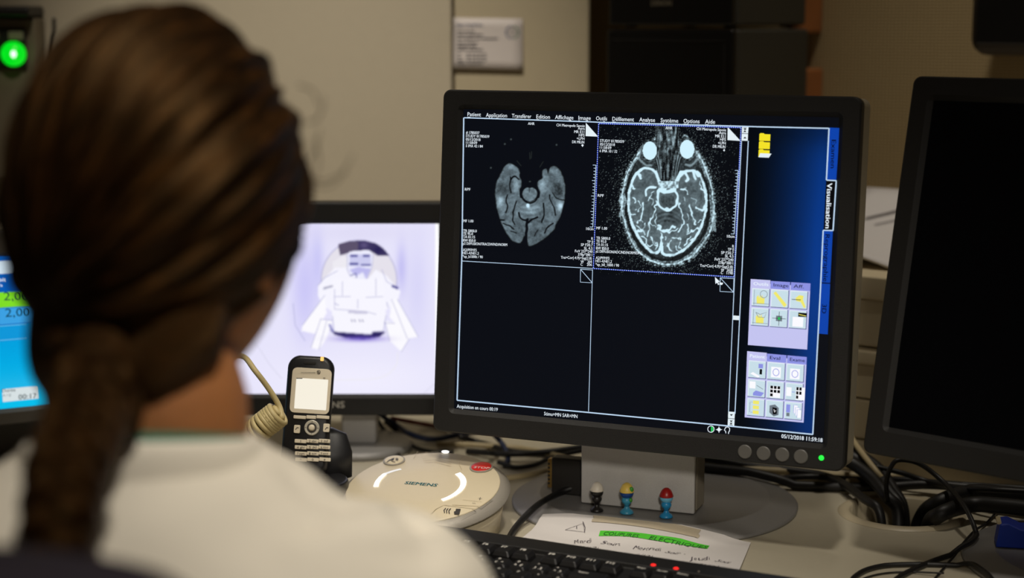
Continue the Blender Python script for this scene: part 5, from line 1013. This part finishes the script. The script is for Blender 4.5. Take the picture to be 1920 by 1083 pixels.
# left of the large monitor
cable([(700, 770, .03), (716, 800, .012), (733, 818), (744, 838), (748, 858)], .0026, M_cable, 'black cable dropping behind the console, just right of the small monitor neck')
cable([(722, 790, .02), (748, 812), (776, 836), (808, 846), (850, 848)], .0026, M_cable, 'second black cable from the small monitor neck, curving behind the console')
cable([(712, 776, .03), (742, 796, .012), (772, 814, .008), (812, 823), (866, 813, .010), (940, 800, .03)], .0036, M_cableblue, 'dark blue cable sagging below the gap between the two monitors')
cable([(732, 783, .020), (770, 790, .014), (806, 797), (880, 812, .008)], .0030, M_cablered, 'dull red cable under the small monitor')
cable([(905, 796, .05), (932, 820, .024), (948, 842, .012), (953, 862), (946, 872)], .0030, M_cableblue, 'dark blue cable hanging under the left end of the large monitor')
cable([(862, 818, .014), (900, 830), (960, 846), (1040, 852)], .0036, M_cable, 'black cable slanting under the large monitor towards the video plug')
cable([(876, 846), (960, 851, .010), (1030, 846, .012), (1100, 836, .02)], .0034, M_cable, 'level black cable behind the console and left of the neck')
cable([(934, 866, .006), (966, 876), (1000, 872), (1040, 856, .008), (1100, 842, .02)], .0028, M_cable, 'black cable looping low behind the right side of the console')
cable([(930, 899), (972, 893), (1030, 886), (1100, 880, .016)], .0034, M_cablecream, 'cream cable lying behind the right side of the console')
cable([(820, 832), (900, 834, .006), (990, 842), (1080, 862, .016)], .0032, M_cablecream, 'cream cable under the left half of the large monitor')
# ================================================================== the operator, seen from behind
def voxel(mb, size, smooth=4, fac=.5):
    me = bpy.data.meshes.new('t'); me.from_pydata(mb.v, [], mb.f); me.validate()
    bm = bmesh.new(); bm.from_mesh(me); bmesh.ops.recalc_face_normals(bm, faces=bm.faces); bm.to_mesh(me); bm.free()
    o = bpy.data.objects.new('t', me); COL.objects.link(o)
    r = o.modifiers.new('r', 'REMESH'); r.mode = 'VOXEL'; r.voxel_size = size
    if smooth: s_ = o.modifiers.new('s', 'SMOOTH'); s_.iterations = smooth; s_.factor = fac
    m2 = bpy.data.meshes.new_from_object(o.evaluated_get(bpy.context.evaluated_depsgraph_get()))
    n = len(m2.vertices); V = np.zeros(n * 3); m2.vertices.foreach_get('co', V); V = V.reshape(-1, 3)
    F = [tuple(p.vertices) for p in m2.polygons]; Nn = np.zeros(n * 3); m2.vertices.foreach_get('normal', Nn); Nn = Nn.reshape(-1, 3)
    bpy.data.objects.remove(o); bpy.data.meshes.remove(me); bpy.data.meshes.remove(m2)
    return V, F, Nn
def limb(mb, pts, rad, n=16, sub=6):
    P = catmull([np.append(p, r) for p, r in zip(pts, rad)], sub)
    mb.tube([p[:3] for p in P], [p[3] for p in P], n); mb.ball(P[0][:3], P[0][3] * .99, n, 10); mb.ball(P[-1][:3], P[-1][3] * .99, n, 10)
def ell_loft(mb, rings, n=32):     # (x, y, z, rx, ry)
    P = catmull([A(*r) for r in rings], 5)
    mb.loft([[A(p[0] + p[3] * math.cos(a), p[1] + p[4] * math.sin(a), p[2]) for a in np.linspace(0, 2 * math.pi, n, endpoint=False)] for p in P], True, True)

HC = ony(310, 404, 1.0)                             # middle of the head
HY = R_(24)                                         # the head is turned towards the large monitor
hx = A(math.cos(HY), -math.sin(HY), 0); hy = A(math.sin(HY), math.cos(HY), 0); hz = A(0, 0, 1)
tl_ = R_(-5); hy2 = hy * math.cos(tl_) + hz * math.sin(tl_); hz2 = np.cross(hx, hy2); hy = hy2; hz = hz2
def HL(x, y, z): return HC + hx * x + hy * y + hz * z
SX = -.205
body = MB()
# head: skull and face as a shaped ball
n_, m_ = 72, 56; loops = []
for i in range(m_ + 1):
    t = -math.pi / 2 + math.pi * i / m_; row = []
    for k in range(n_):
        a = 2 * math.pi * k / n_; dx, dy, dz = math.cos(t) * math.cos(a), math.cos(t) * math.sin(a), math.sin(t)
        x, y, z = dx * .074, dy * .093, dz * .112
        lo_ = max(0.0, -dz)
        x *= 1 - .20 * lo_ ** 1.8 * (1 if dy > -.2 else .6); 
        if dy > 0: y *= 1 - .06 * lo_; y += .006 * max(0, dz) * dy
        else: y *= 1 - .35 * lo_ ** 1.2
        f = max(0, dy) ** 4
        gx = lambda cx, cz, sx, sz: math.exp(-((x - cx) / sx) ** 2 - ((z - cz) / sz) ** 2) * f
        y += .020 * gx(0, -.024, .010, .014) + .010 * gx(0, -.006, .008, .02) + .006 * gx(0, -.062, .022, .010) + .009 * gx(0, -.096, .024, .018) - .008 * gx(.031, .004, .017, .012) - .008 * gx(-.031, .004, .017, .012) + .004 * gx(0, .022, .045, .010) + .008 * gx(.045, -.026, .022, .024) + .008 * gx(-.045, -.026, .022, .024) - .003 * gx(0, -.0625, .026, .0022)
        row.append(HL(x, y, z))
    loops.append(row)
body.loft(loops, True, True)
for s_ in (-1, 1):                                  # ears
    c = HL(s_ * .0705, -.004, -.014); E_ = (nrm(hx * s_ * .22 + hy * -.97), hz, nrm(hx * s_ * .97 + hy * .22)); body.ball(c, (.014, .027, .0056), 18, 12, E_)
    body.ball(HL(s_ * .0690, .002, -.036), (.008, .010, .006), 12, 8, E_)
limb(body, [HL(0, -.030, -.03), HL(.004, -.034, -.09), A(SX + .001, .955, 1.03), A(SX - .003, .945, .98)], [.055, .053, .054, .050])
# trunk
ell_loft(body, [(SX, .80, .46, .14, .11), (SX, .81, .54, .165, .115), (SX, .83, .66, .125, .09), (SX, .86, .80, .15, .10), (SX, .885, .89, .145, .08), (SX, .905, .930, .115, .058), (SX - .005, .93, .965, .07, .050), (SX - .006, .945, 1.01, .056, .05)])
def arm(s_):
    sh = A(SX + s_ * .145, .925, .918); el = A(SX + s_ * .215, .985, .705); wr = A(SX + s_ * .165, 1.20, .778); return sh, el, wr
for s_ in (-1, 1):
    sh, el, wr = arm(s_)
    limb(body, [A(SX + s_ * .09, .90, .925), sh + A(-s_ * .01, 0, -.008), sh * .6 + el * .4 + A(s_ * .008, 0, 0), el], [.044, .043, .038, .035]); limb(body, [el, el * .6 + wr * .4 + A(0, -.005, 0), wr], [.037, .038, .025])
    fw = nrm(A(-s_ * .12, 1, -.06)); sd = nrm(np.cross(fw, A(0, 0, 1))) * s_; upv = np.cross(sd, fw) * s_          # sd: outwards
    pc2 = wr + fw * .05; 
    limb(body, [wr, wr + fw * .03], [.024, .024]); body.ball(pc2, (.037, .047, .014), 18, 12, (sd, fw, upv))
    for k, (off, L_, ph_) in enumerate(((.029, .062, 0), (.0105, .076, .2), (-.0085, .078, .25), (-.0265, .070, .1))):   # little finger .. index
        b_ = wr + fw * .086 + sd * off - upv * .001; d1 = nrm(fw * 1.0 - upv * .18 + sd * off * 2); d2 = nrm(fw * .8 - upv * (.62 + ph_)); d3 = nrm(fw * .5 - upv * .95)
        p1 = b_ + d1 * L_ * .45; p2 = p1 + d2 * L_ * .32; p3 = p2 + d3 * L_ * .23
        limb(body, [b_ - fw * .02, b_, p1, p2, p3], [.0092, .0090, .0084, .0076, .0066], 10, 4)
    tb = wr + fw * .03 - sd * .026; limb(body, [tb, tb - sd * .022 + fw * .026 - upv * .006, tb - sd * .026 + fw * .050 - upv * .012, tb - sd * .020 + fw * .068 - upv * .016], [.013, .0115, .0098, .0080], 10, 4)
    hp = A(SX + s_ * .085, .84, .515); kn = A(SX + s_ * .115, 1.22, .50); an = A(SX + s_ * .115, 1.24, .10)
    limb(body, [hp, hp * .5 + kn * .5 + A(0, 0, .005), kn], [.082, .074, .056]); limb(body, [kn, kn * .65 + an * .35 + A(0, -.012, 0), an], [.054, .052, .034]); limb(body, [an + A(0, -.03, -.055), an + A(0, .05, -.06), an + A(0, .15, -.078)], [.036, .036, .022])
V_, F_, Nv = voxel(body, .0045, 3)
M_skin = mat('warm_skin', (176, 116, 70), .5, noise=(60, .06), bump=(500, .05), sss=.15)
mb = MB(); mb.v = [tuple(p) for p in V_]; mb.f = F_
person = obj('person', mb, M_skin, smooth=True, at=A(SX, .9, 0))
tag(person, 'seated person seen from behind with a brown braid and a white coat', 'person')
for s_ in (-1, 1):
    mb = MB(); c = HL(s_ * .031, .0715, .004); mb.ball(c, .0112, 18, 12, (hx, hy, hz)); e_ = obj('eye', mb, mat('eye_white_%d' % (s_ > 0), (230, 224, 216), .3, noise=(60, .02)), person, smooth=True)
    mb = MB(); mb.ball(c + hy * .0092, (.0055, .0030, .0055), 16, 8, (hx, hy, hz)); obj('iris', mb, mat('brown_iris_%d' % (s_ > 0), (70, 44, 28), .25, noise=(60, .2)), e_, smooth=True)
    mb = MB(); mb.tube(catmull([HL(s_ * .014, .090, .020), HL(s_ * .032, .089, .026), HL(s_ * .05, .076, .021)], 6), [.0016] * 6 + [.0022] * 6 + [.0012], 8); obj('eyebrow', mb, mat('dark_brow_%d' % (s_ > 0), (50, 34, 24), .7, noise=(100, .2)), person, smooth=True)
mb = MB(); mb.ball(HL(0, .0875, -.0615), (.021, .0045, .0065), 20, 8, (hx, hy, hz)); obj('lips', mb, mat('lip_skin', (176, 98, 86), .45, noise=(100, .06)), person, smooth=True)

# ---- clothing: teal undershirt, white coat, trousers, shoes
M_coat = mat('white_coat_cloth', (236, 228, 212), .8, noise=(30, .02), bump=(260, .12), sheen=.1)
c_ = MB()
ell_loft(c_, [(SX, .80, .44, .185, .145), (SX, .81, .54, .19, .14), (SX, .83, .66, .16, .118), (SX, .86, .80, .185, .122), (SX, .885, .89, .185, .112), (SX, .905, .940, .165, .092), (SX, .92, .968, .135, .078), (SX - .004, .935, .990, .100, .072), (SX - .006, .945, 1.006, .074, .064), (SX - .007, .95, 1.013, .066, .060)])
for s_ in (-1, 1):
    sh, el, wr = arm(s_); sh = sh + (A(0, 0, .014) if s_ < 0 else 0); limb(c_, [A(SX + s_ * .085, .905, .930), sh + A(-s_ * .014, 0, .002), sh + A(s_ * .002, .004, -.022), sh * .55 + el * .45 + A(s_ * .006, 0, 0), el], [.062, .061, .058, .056, .052], 20)
    limb(c_, [el, el * .5 + wr * .5, wr * .98 + el * .02], [.052, .047, .040], 20)
V_, F_, Nv = voxel(c_, .006, 6)
def crease(V, N_, pts, w, depth):
    P = catmull(pts, 6); d = np.full(len(V), 1e9)
    for p in P: d = np.minimum(d, ((V - p) ** 2).sum(1))
    return V - N_ * (depth * np.exp(-d / w ** 2))[:, None]
for pts, w, dp_ in (([ony(430, 880, .83), ony(500, 905, .84), ony(560, 935, .86), ony(590, 950, .88)], .012, .012), ([ony(770, 925, .93), ony(778, 950, .92), ony(790, 980, .92)], .010, .016), ([ony(520, 880, .88), ony(600, 900, .90), ony(650, 925, .91)], .012, .008), ([ony(640, 1000, .86), ony(720, 1010, .87), ony(800, 1030, .89)], .014, .007), ([ony(470, 985, .82), ony(560, 1000, .82), ony(680, 990, .86)], .016, .006), ([ony(560, 870, .93), ony(600, 905, .91)], .010, .007)):
    V_ = crease(V_, Nv, pts, w, dp_)
wv = .0022 * (np.sin(V_[:, 0] * 60 + 3 * np.sin(V_[:, 2] * 40)) * np.sin(V_[:, 2] * 55 + V_[:, 1] * 30)); V_ = V_ + Nv * wv[:, None]
mb = MB(); mb.v = [tuple(p) for p in V_]; mb.f = F_
coat = obj('coat', mb, M_coat, person, smooth=True); coat['label'] = 'white cloth coat'
cc2 = A(SX - .006, .950, 1.002); mb = MB(); L = []
for z, g in ((-.012, .010), (.002, .006), (.009, .003), (.012, -.001), (.010, -.004), (-.006, -.002)): L.append([cc2 + A((.064 + g) * math.cos(a), (.060 + g) * math.sin(a), z - .012 * math.sin(a)) for a in np.linspace(0, 2 * math.pi, 48, endpoint=False)])
mb.loft(L); obj('neckband', mb, M_coat, coat, smooth=True)
mb = MB(); L = []
for z, g in ((-.02, .000), (.003, -.001), (.0090, -.003), (.0095, -.006), (.000, -.008)): L.append([cc2 + A((.062 + g) * math.cos(a), (.0585 + g) * math.sin(a), z + .004 - .014 * math.sin(a)) for a in np.linspace(0, 2 * math.pi, 48, endpoint=False)])
mb.loft(L); o = obj('undershirt', mb, mat('teal_undershirt', (28, 112, 92), .8, noise=(100, .06)), person, smooth=True); o['label'] = 'teal undershirt neckline'
t_ = MB()
ell_loft(t_, [(SX, .80, .44, .15, .12), (SX, .81, .53, .172, .122), (SX, .825, .62, .14, .10)])
for s_ in (-1, 1):
    hp = A(SX + s_ * .085, .84, .515); kn = A(SX + s_ * .115, 1.22, .50); an = A(SX + s_ * .115, 1.24, .12); limb(t_, [hp, hp * .5 + kn * .5 + A(0, 0, .005), kn], [.092, .084, .068]); limb(t_, [kn, kn * .5 + an * .5, an], [.068, .066, .058])
V_, F_, Nv = voxel(t_, .009, 4); mb = MB(); mb.v = [tuple(p) for p in V_]; mb.f = F_; obj('trousers', mb, M_coat, person, smooth=True)
for s_ in (-1, 1):
    an = A(SX + s_ * .115, 1.24, .10); mb = MB(); L = []
    for t, w_, h_ in ((-.075, .022, .05), (-.06, .036, .075), (0, .040, .085), (.06, .046, .062), (.13, .046, .05), (.175, .036, .036), (.19, .015, .02)): L.append([an + A(w_ * math.cos(a), t, -.0985 + h_ * (.5 + .5 * math.sin(a))) for a in np.linspace(0, 2 * math.pi, 24, endpoint=False)])
    mb.loft(L, True, True); obj('shoe', mb, mat('white_shoe_%d' % (s_ > 0), (210, 204, 196), .5, noise=(60, .04)), person, smooth=True)

# ---- hair: swept back over the head into a braid at the nape
hm = bpy.data.materials.new('brown_hair'); hm.use_nodes = True; nt = hm.node_tree; b = nt.nodes['Principled BSDF']
at = nt.nodes.new('ShaderNodeAttribute'); at.attribute_name = 'strand'
n1 = nt.nodes.new('ShaderNodeTexNoise'); n1.inputs['Scale'].default_value = 9; n1.inputs['Detail'].default_value = 6; n1.inputs['Roughness'].default_value = .7
nt.links.new(at.outputs['Vector'], n1.inputs['Vector'])
rp = nt.nodes.new('ShaderNodeValToRGB'); rp.color_ramp.elements[0].position = .36; rp.color_ramp.elements[0].color = lin((15, 8, 4)); rp.color_ramp.elements[1].position = .68; rp.color_ramp.elements[1].color = lin((78, 48, 20))
e = rp.color_ramp.elements.new(.5); e.color = lin((27, 15, 7))
nt.links.new(n1.outputs['Fac'], rp.inputs[0]); nt.links.new(rp.outputs[0], b.inputs['Base Color'])
b.inputs['Roughness'].default_value = .40; b.inputs['Specular IOR Level'].default_value = .55; b.inputs['Specular Tint'].default_value = lin((214, 160, 90))
bp = nt.nodes.new('ShaderNodeBump'); bp.inputs['Strength'].default_value = .6; bp.inputs['Distance'].default_value = .003; nt.links.new(n1.outputs['Fac'], bp.inputs['Height']); nt.links.new(bp.outputs['Normal'], b.inputs['Normal'])
def strand_obj(name, V, F, ST, parent):
    mb = MB(); mb.v = [tuple(p) for p in V]; mb.f = F; me = bpy.data.meshes.new(name); me.from_pydata([tuple(p) for p in np.array(V) - ORG[parent.name]], [], F)
    a = me.attributes.new('strand', 'FLOAT_VECTOR', 'POINT'); a.data.foreach_set('vector', np.asarray(ST, np.float32).ravel()); me.shade_smooth()
    bm = bmesh.new(); bm.from_mesh(me); bmesh.ops.recalc_face_normals(bm, faces=bm.faces); bm.to_mesh(me); bm.free()
    o = bpy.data.objects.new(name, me); COL.objects.link(o); me.materials.append(hm); o.parent = parent; ORG[o.name] = ORG[parent.name]; return o
pole = nrm(A(-.16, -.86, -.50)); e1 = nrm(np.cross(pole, A(0, 0, 1))); e2 = np.cross(pole, e1)
NL, NT = 220, 90; Vh = []; ST = []; keep = []
for i in range(NT + 1):
    th = R_(2) + R_(150) * i / NT
    for k in range(NL):
        a = 2 * math.pi * k / NL + .25 * math.sin(th * 1.3) ; d = pole * math.cos(th) + math.sin(th) * (math.cos(a) * e1 + math.sin(a) * e2)
        rid = (.0014 * math.sin(a * 23 + 2 * math.sin(th * 3)) + .0012 * math.sin(a * 41 + 1.3) + .0018 * math.sin(a * 11 + th * 1.5)) * min(1, th / R_(40))
        rx, ry, rz = .0815, .099, .113
        p = A(d[0] * rx, d[1] * ry - .006, d[2] * rz + .0095)
        if d[2] < 0: p[0] *= 1 - .10 * (-d[2]) ** 1.5; p[1] -= .012 * (-d[2]) * max(0, -d[1])
        p = p + d * rid; Vh.append(p)
        ST.append((math.cos(a) * 2.2, math.sin(a) * 2.2, th * .35))
Vh = np.array(Vh); Fh = []
def hair_ok(p):
    zb = np.interp(p[1], [-.11, -.06, -.02, .012, .035, .06, .085, .12], [-.2, -.112, -.066, -.036, -.018, .022, .066, .09]); return p[2] > zb
okv = [hair_ok(p) for p in Vh]
for i in range(NT):
    for k in range(NL):
        q = (i * NL + k, i * NL + (k + 1) % NL, (i + 1) * NL + (k + 1) % NL, (i + 1) * NL + k)
        if all(okv[j] for j in q): Fh.append(q)
Vw = np.array([HL(*p) for p in Vh])
used_ = sorted({j for f in Fh for j in f}); mp = {j: i for i, j in enumerate(used_)}
hair = strand_obj('hair', Vw[used_], [tuple(mp[j] for j in f) for f in Fh], np.array(ST)[used_], person)
so_ = hair.modifiers.new('s', 'SOLIDIFY'); so_.thickness = .010; so_.offset = -1
hair['label'] = 'brown hair swept back over the head'
# nape hair gathered towards the braid
# braid
bp_ = catmull([HL(-.010, -.074, -.074), ony(184, 690, .905), ony(166, 760, .870), ony(150, 820, .835), ony(126, 890, .80), ony(116, 970, .785), ony(108, 1060, .775), ony(104, 1150, .77), ony(103, 1240, .768)], 22)
NB = len(bp_); VB = []; FB = []; SB = []
for sidx in range(3):
    path = []; rad = []
    for i, p in enumerate(bp_):
        t = nrm(bp_[min(i + 1, NB - 1)] - bp_[max(i - 1, 0)]); u_ = nrm(np.cross(t, A(0, 1, 0))); w_ = np.cross(t, u_)
        f = i / (NB - 1); s0 = 1.15 - .30 * f; ph_ = f * 2 * math.pi * 4.0 + sidx * 2 * math.pi / 3
        path.append(p + s0 * (.0104 * math.sin(ph_) * u_ + .0078 * math.sin(2 * ph_) * w_)); rad.append(s0 * .0108 * (.75 + .25 * min(1, (1 - f) * 6)))
    mb = MB(); mb.tube(path, rad, 18); o0 = len(VB); VB += mb.v; FB += [tuple(j + o0 for j in f) for f in mb.f]
    for i in range(NB):
        for k in range(18): a = 2 * math.pi * k / 18; SB.append((math.cos(a) * 1.2 + sidx * 7, math.sin(a) * 1.2, i * .02))
VB = np.array(VB); SBa = np.array(SB)
VB = VB + .0 ; braid = strand_obj('braid', VB, FB, SBa, hair); braid['label'] = 'thick plait hanging down the back'
# gathered hair between head and braid, and the tail below the tie
mb = MB(); g0 = [HL(.000, -.055, -.005), HL(-.004, -.060, -.045), HL(-.008, -.066, -.078), ony(188, 715, .905)]; P = catmull(g0, 10)
rads = np.interp(np.linspace(0, 1, len(P)), [0, .35, .7, 1], [.024, .036, .029, .020]); mb.tube(P, list(rads), 40)
ST = [(math.cos(2 * math.pi * k / 40) * 2, math.sin(2 * math.pi * k / 40) * 2, i * .05) for i in range(len(P)) for k in range(40)]
strand_obj('gathered_hair', mb.v, mb.f, ST, hair)
P = [bp_[-1], bp_[-1] + A(0, .002, -.02), bp_[-1] + A(.002, .004, -.06)]; mb = MB(); mb.tube(catmull(P, 8), list(np.linspace(.012, .004, 17)), 16); strand_obj('tail', mb.v, mb.f, [(math.cos(k), math.sin(k), 0) for k in range(len(mb.v))], braid)
mb = MB(); mb.tube([bp_[-1] + A(0, 0, .008), bp_[-1] + A(0, .001, -.006)], .0165, 16); obj('hair_tie', mb, mat('dark_hair_tie', (30, 26, 30), .7, noise=(100, .1)), braid, smooth=True)
for g0, r0 in (([HL(.056, -.030, -.040), HL(.050, -.046, -.062), HL(.034, -.060, -.082), HL(.010, -.068, -.100), ony(222, 770, .885)], (.010, .022, .026, .024, .014)), ([HL(.030, -.050, -.050), HL(.024, -.060, -.080), HL(.006, -.066, -.105), ony(215, 790, .88)], (.016, .028, .026, .014))):
    P = catmull(g0, 10); rads = np.interp(np.linspace(0, 1, len(P)), np.linspace(0, 1, len(r0)), r0); mb = MB(); mb.tube(P, list(rads), 32)
    strand_obj('gathered_hair', mb.v, mb.f, [(math.cos(2 * math.pi * k / 32) * 2 + 3, math.sin(2 * math.pi * k / 32) * 2, i * .05) for i in range(len(P)) for k in range(32)], hair)
mb = MB()
# flyaway strands at the right temple and crown
mb = MB()
for pts in ([(574, 330), (604, 340), (640, 325), (662, 290)], [(572, 335), (600, 350), (625, 345), (650, 320)], [(575, 230), (596, 222), (606, 196), (604, 180)], [(578, 300), (592, 280), (600, 240)], [(560, 160), (585, 170), (600, 200)], [(590, 260), (598, 300), (588, 340)]):
    P = catmull([ony(x, y, .985 - .004 * i) for i, (x, y) in enumerate(pts)], 8); mb.tube(P, list(np.linspace(.0006, .0003, len(P))), 6)
strand_obj('loose_strands', mb.v, mb.f, [(i * .01, 0, 0) for i in range(len(mb.v))], hair)

# ================================================================== office chair behind the operator
M_chair = mat('dark_plum_upholstery', (44, 36, 48), .85, noise=(120, .12), bump=(700, .2)); 
CHX = -.29
ch = thing('office_chair', 'dark upholstered office chair whose back shows at the bottom left', 'chair', (CHX, .80, 0))
def slab(name, fn, nu_, nv_, th, m, parent, par=None):
    pass
mb = MB(); L = []
for z, w_, y in ((.50, .17, .655), (.52, .20, .650), (.66, .215, .640), (.82, .22, .645), (.94, .22, .655), (.995, .20, .662), (1.018, .18, .665), (1.033, .15, .667)):
    L.append([A(CHX + w_ * math.copysign(abs(math.cos(a)) ** .7, math.cos(a)), y + .028 * math.copysign(abs(math.sin(a)) ** .7, math.sin(a)) + .10 * (math.cos(a) * w_) ** 2 / .05 * .2, z - .018 * (math.cos(a) * w_ / .2 + .1) ** 2 * (z > .9)) for a in np.linspace(0, 2 * math.pi, 40, endpoint=False)])
mb.loft(L, True, True); obj('backrest', mb, M_chair, ch, smooth=True)
mb = MB(); L = []
for z, g in ((.36, -.05), (.365, -.01), (.38, 0), (.418, 0), (.432, -.012), (.436, -.05)): L.append(rrect(A(CHX + .05, .90, z), A(1, 0, 0), A(0, 1, 0), .48 + 2 * g, .46 + 2 * g, .09, 8))
mb.loft(L, True, True); obj('seat', mb, M_chair, ch, smooth=True)
mb = MB(); mb.tube(catmull([A(CHX, .70, .345), A(CHX, .635, .36), A(CHX, .612, .45), A(CHX, .612, .62)], 6), .018, 10); obj('back_support', mb, M_black, ch, smooth=True)
mb = MB(); mb.lathe([(.028, .10), (.028, .24), (.02, .24), (.02, .34), (.09, .345), (.09, .362)], A(CHX + .05, .88, 0), 24); obj('column', mb, M_black, ch)
for k in range(5):
    a = 2 * math.pi * k / 5 + .3; d = A(math.cos(a), math.sin(a), 0); c = A(CHX + .05, .88, 0)
    mb = MB(); mb.tube([c + d * .02 + A(0, 0, .11), c + d * .15 + A(0, 0, .095), c + d * .29 + A(0, 0, .07)], [.024, .02, .015], 10); lg = obj('base_arm', mb, M_black, ch, smooth=True)
    w_ = np.cross(d, A(0, 0, 1)); mb = MB(); mb.lathe([(.018, -.018), (.0265, -.016), (.0265, .016), (.018, .018)], c + d * .285 + A(0, 0, .0268), 20, w_); obj('caster', mb, M_black, lg)
# ================================================================== light: warm ceiling lamps, added fill spots, dim room
def area(name, loc, target, size, power, col, spread=180):
    l = bpy.data.lights.new(name, 'AREA'); l.shape = 'DISK'; l.size = size; l.energy = power; l.color = lin(col)[:3]; l.spread = R_(spread)
    o = bpy.data.objects.new(name, l); COL.objects.link(o); o.location = loc; d = Vector(target) - Vector(loc); o.rotation_euler = d.to_track_quat('-Z', 'Y').to_euler(); return o
def spot(name, loc, target, power, col, cone, blend, r):
    l = bpy.data.lights.new(name, 'SPOT'); l.energy = power; l.color = lin(col)[:3]; l.spot_size = R_(cone); l.spot_blend = blend; l.shadow_soft_size = r
    o = bpy.data.objects.new(name, l); COL.objects.link(o); o.location = loc; d = Vector(target) - Vector(loc); o.rotation_euler = d.to_track_quat('-Z', 'Y').to_euler(); return o
WARM = (255, 246, 231)
spot('downlight_or_fill', (-0.26, 1.20, 2.55), (-0.24, 2.19, 1.02), 92, WARM, 38, 1.0, .08)
spot('downlight_or_fill', (0.22, 0.50, 2.55), (0.02, 1.18, .75), 74, WARM, 48, 1.0, .08)
spot('added_fill_spot', (0.10, -0.55, 1.85), (0.12, 1.62, .79), 66, WARM, 20, 1.0, .10)  # unseen fill added behind the camera to brighten monitor neck and console
spot('downlight_or_fill', (0.52, 1.70, 2.55), (0.60, 2.08, .98), 44, WARM, 46, 1.0, .08)  # added fill that lifts the angled right wall, not a known lamp
spot('downlight_or_fill', (-0.14, 1.15, 2.55), (-0.11, 1.54, .79), 72, WARM, 22, 1.0, .08)  # added fill aimed at the console and phone to brighten them
w = bpy.data.worlds.new('room_dim'); SC.world = w; w.use_nodes = True; bg = w.node_tree.nodes['Background']; bg.inputs[0].default_value = lin((255, 222, 176)); bg.inputs[1].default_value = .03
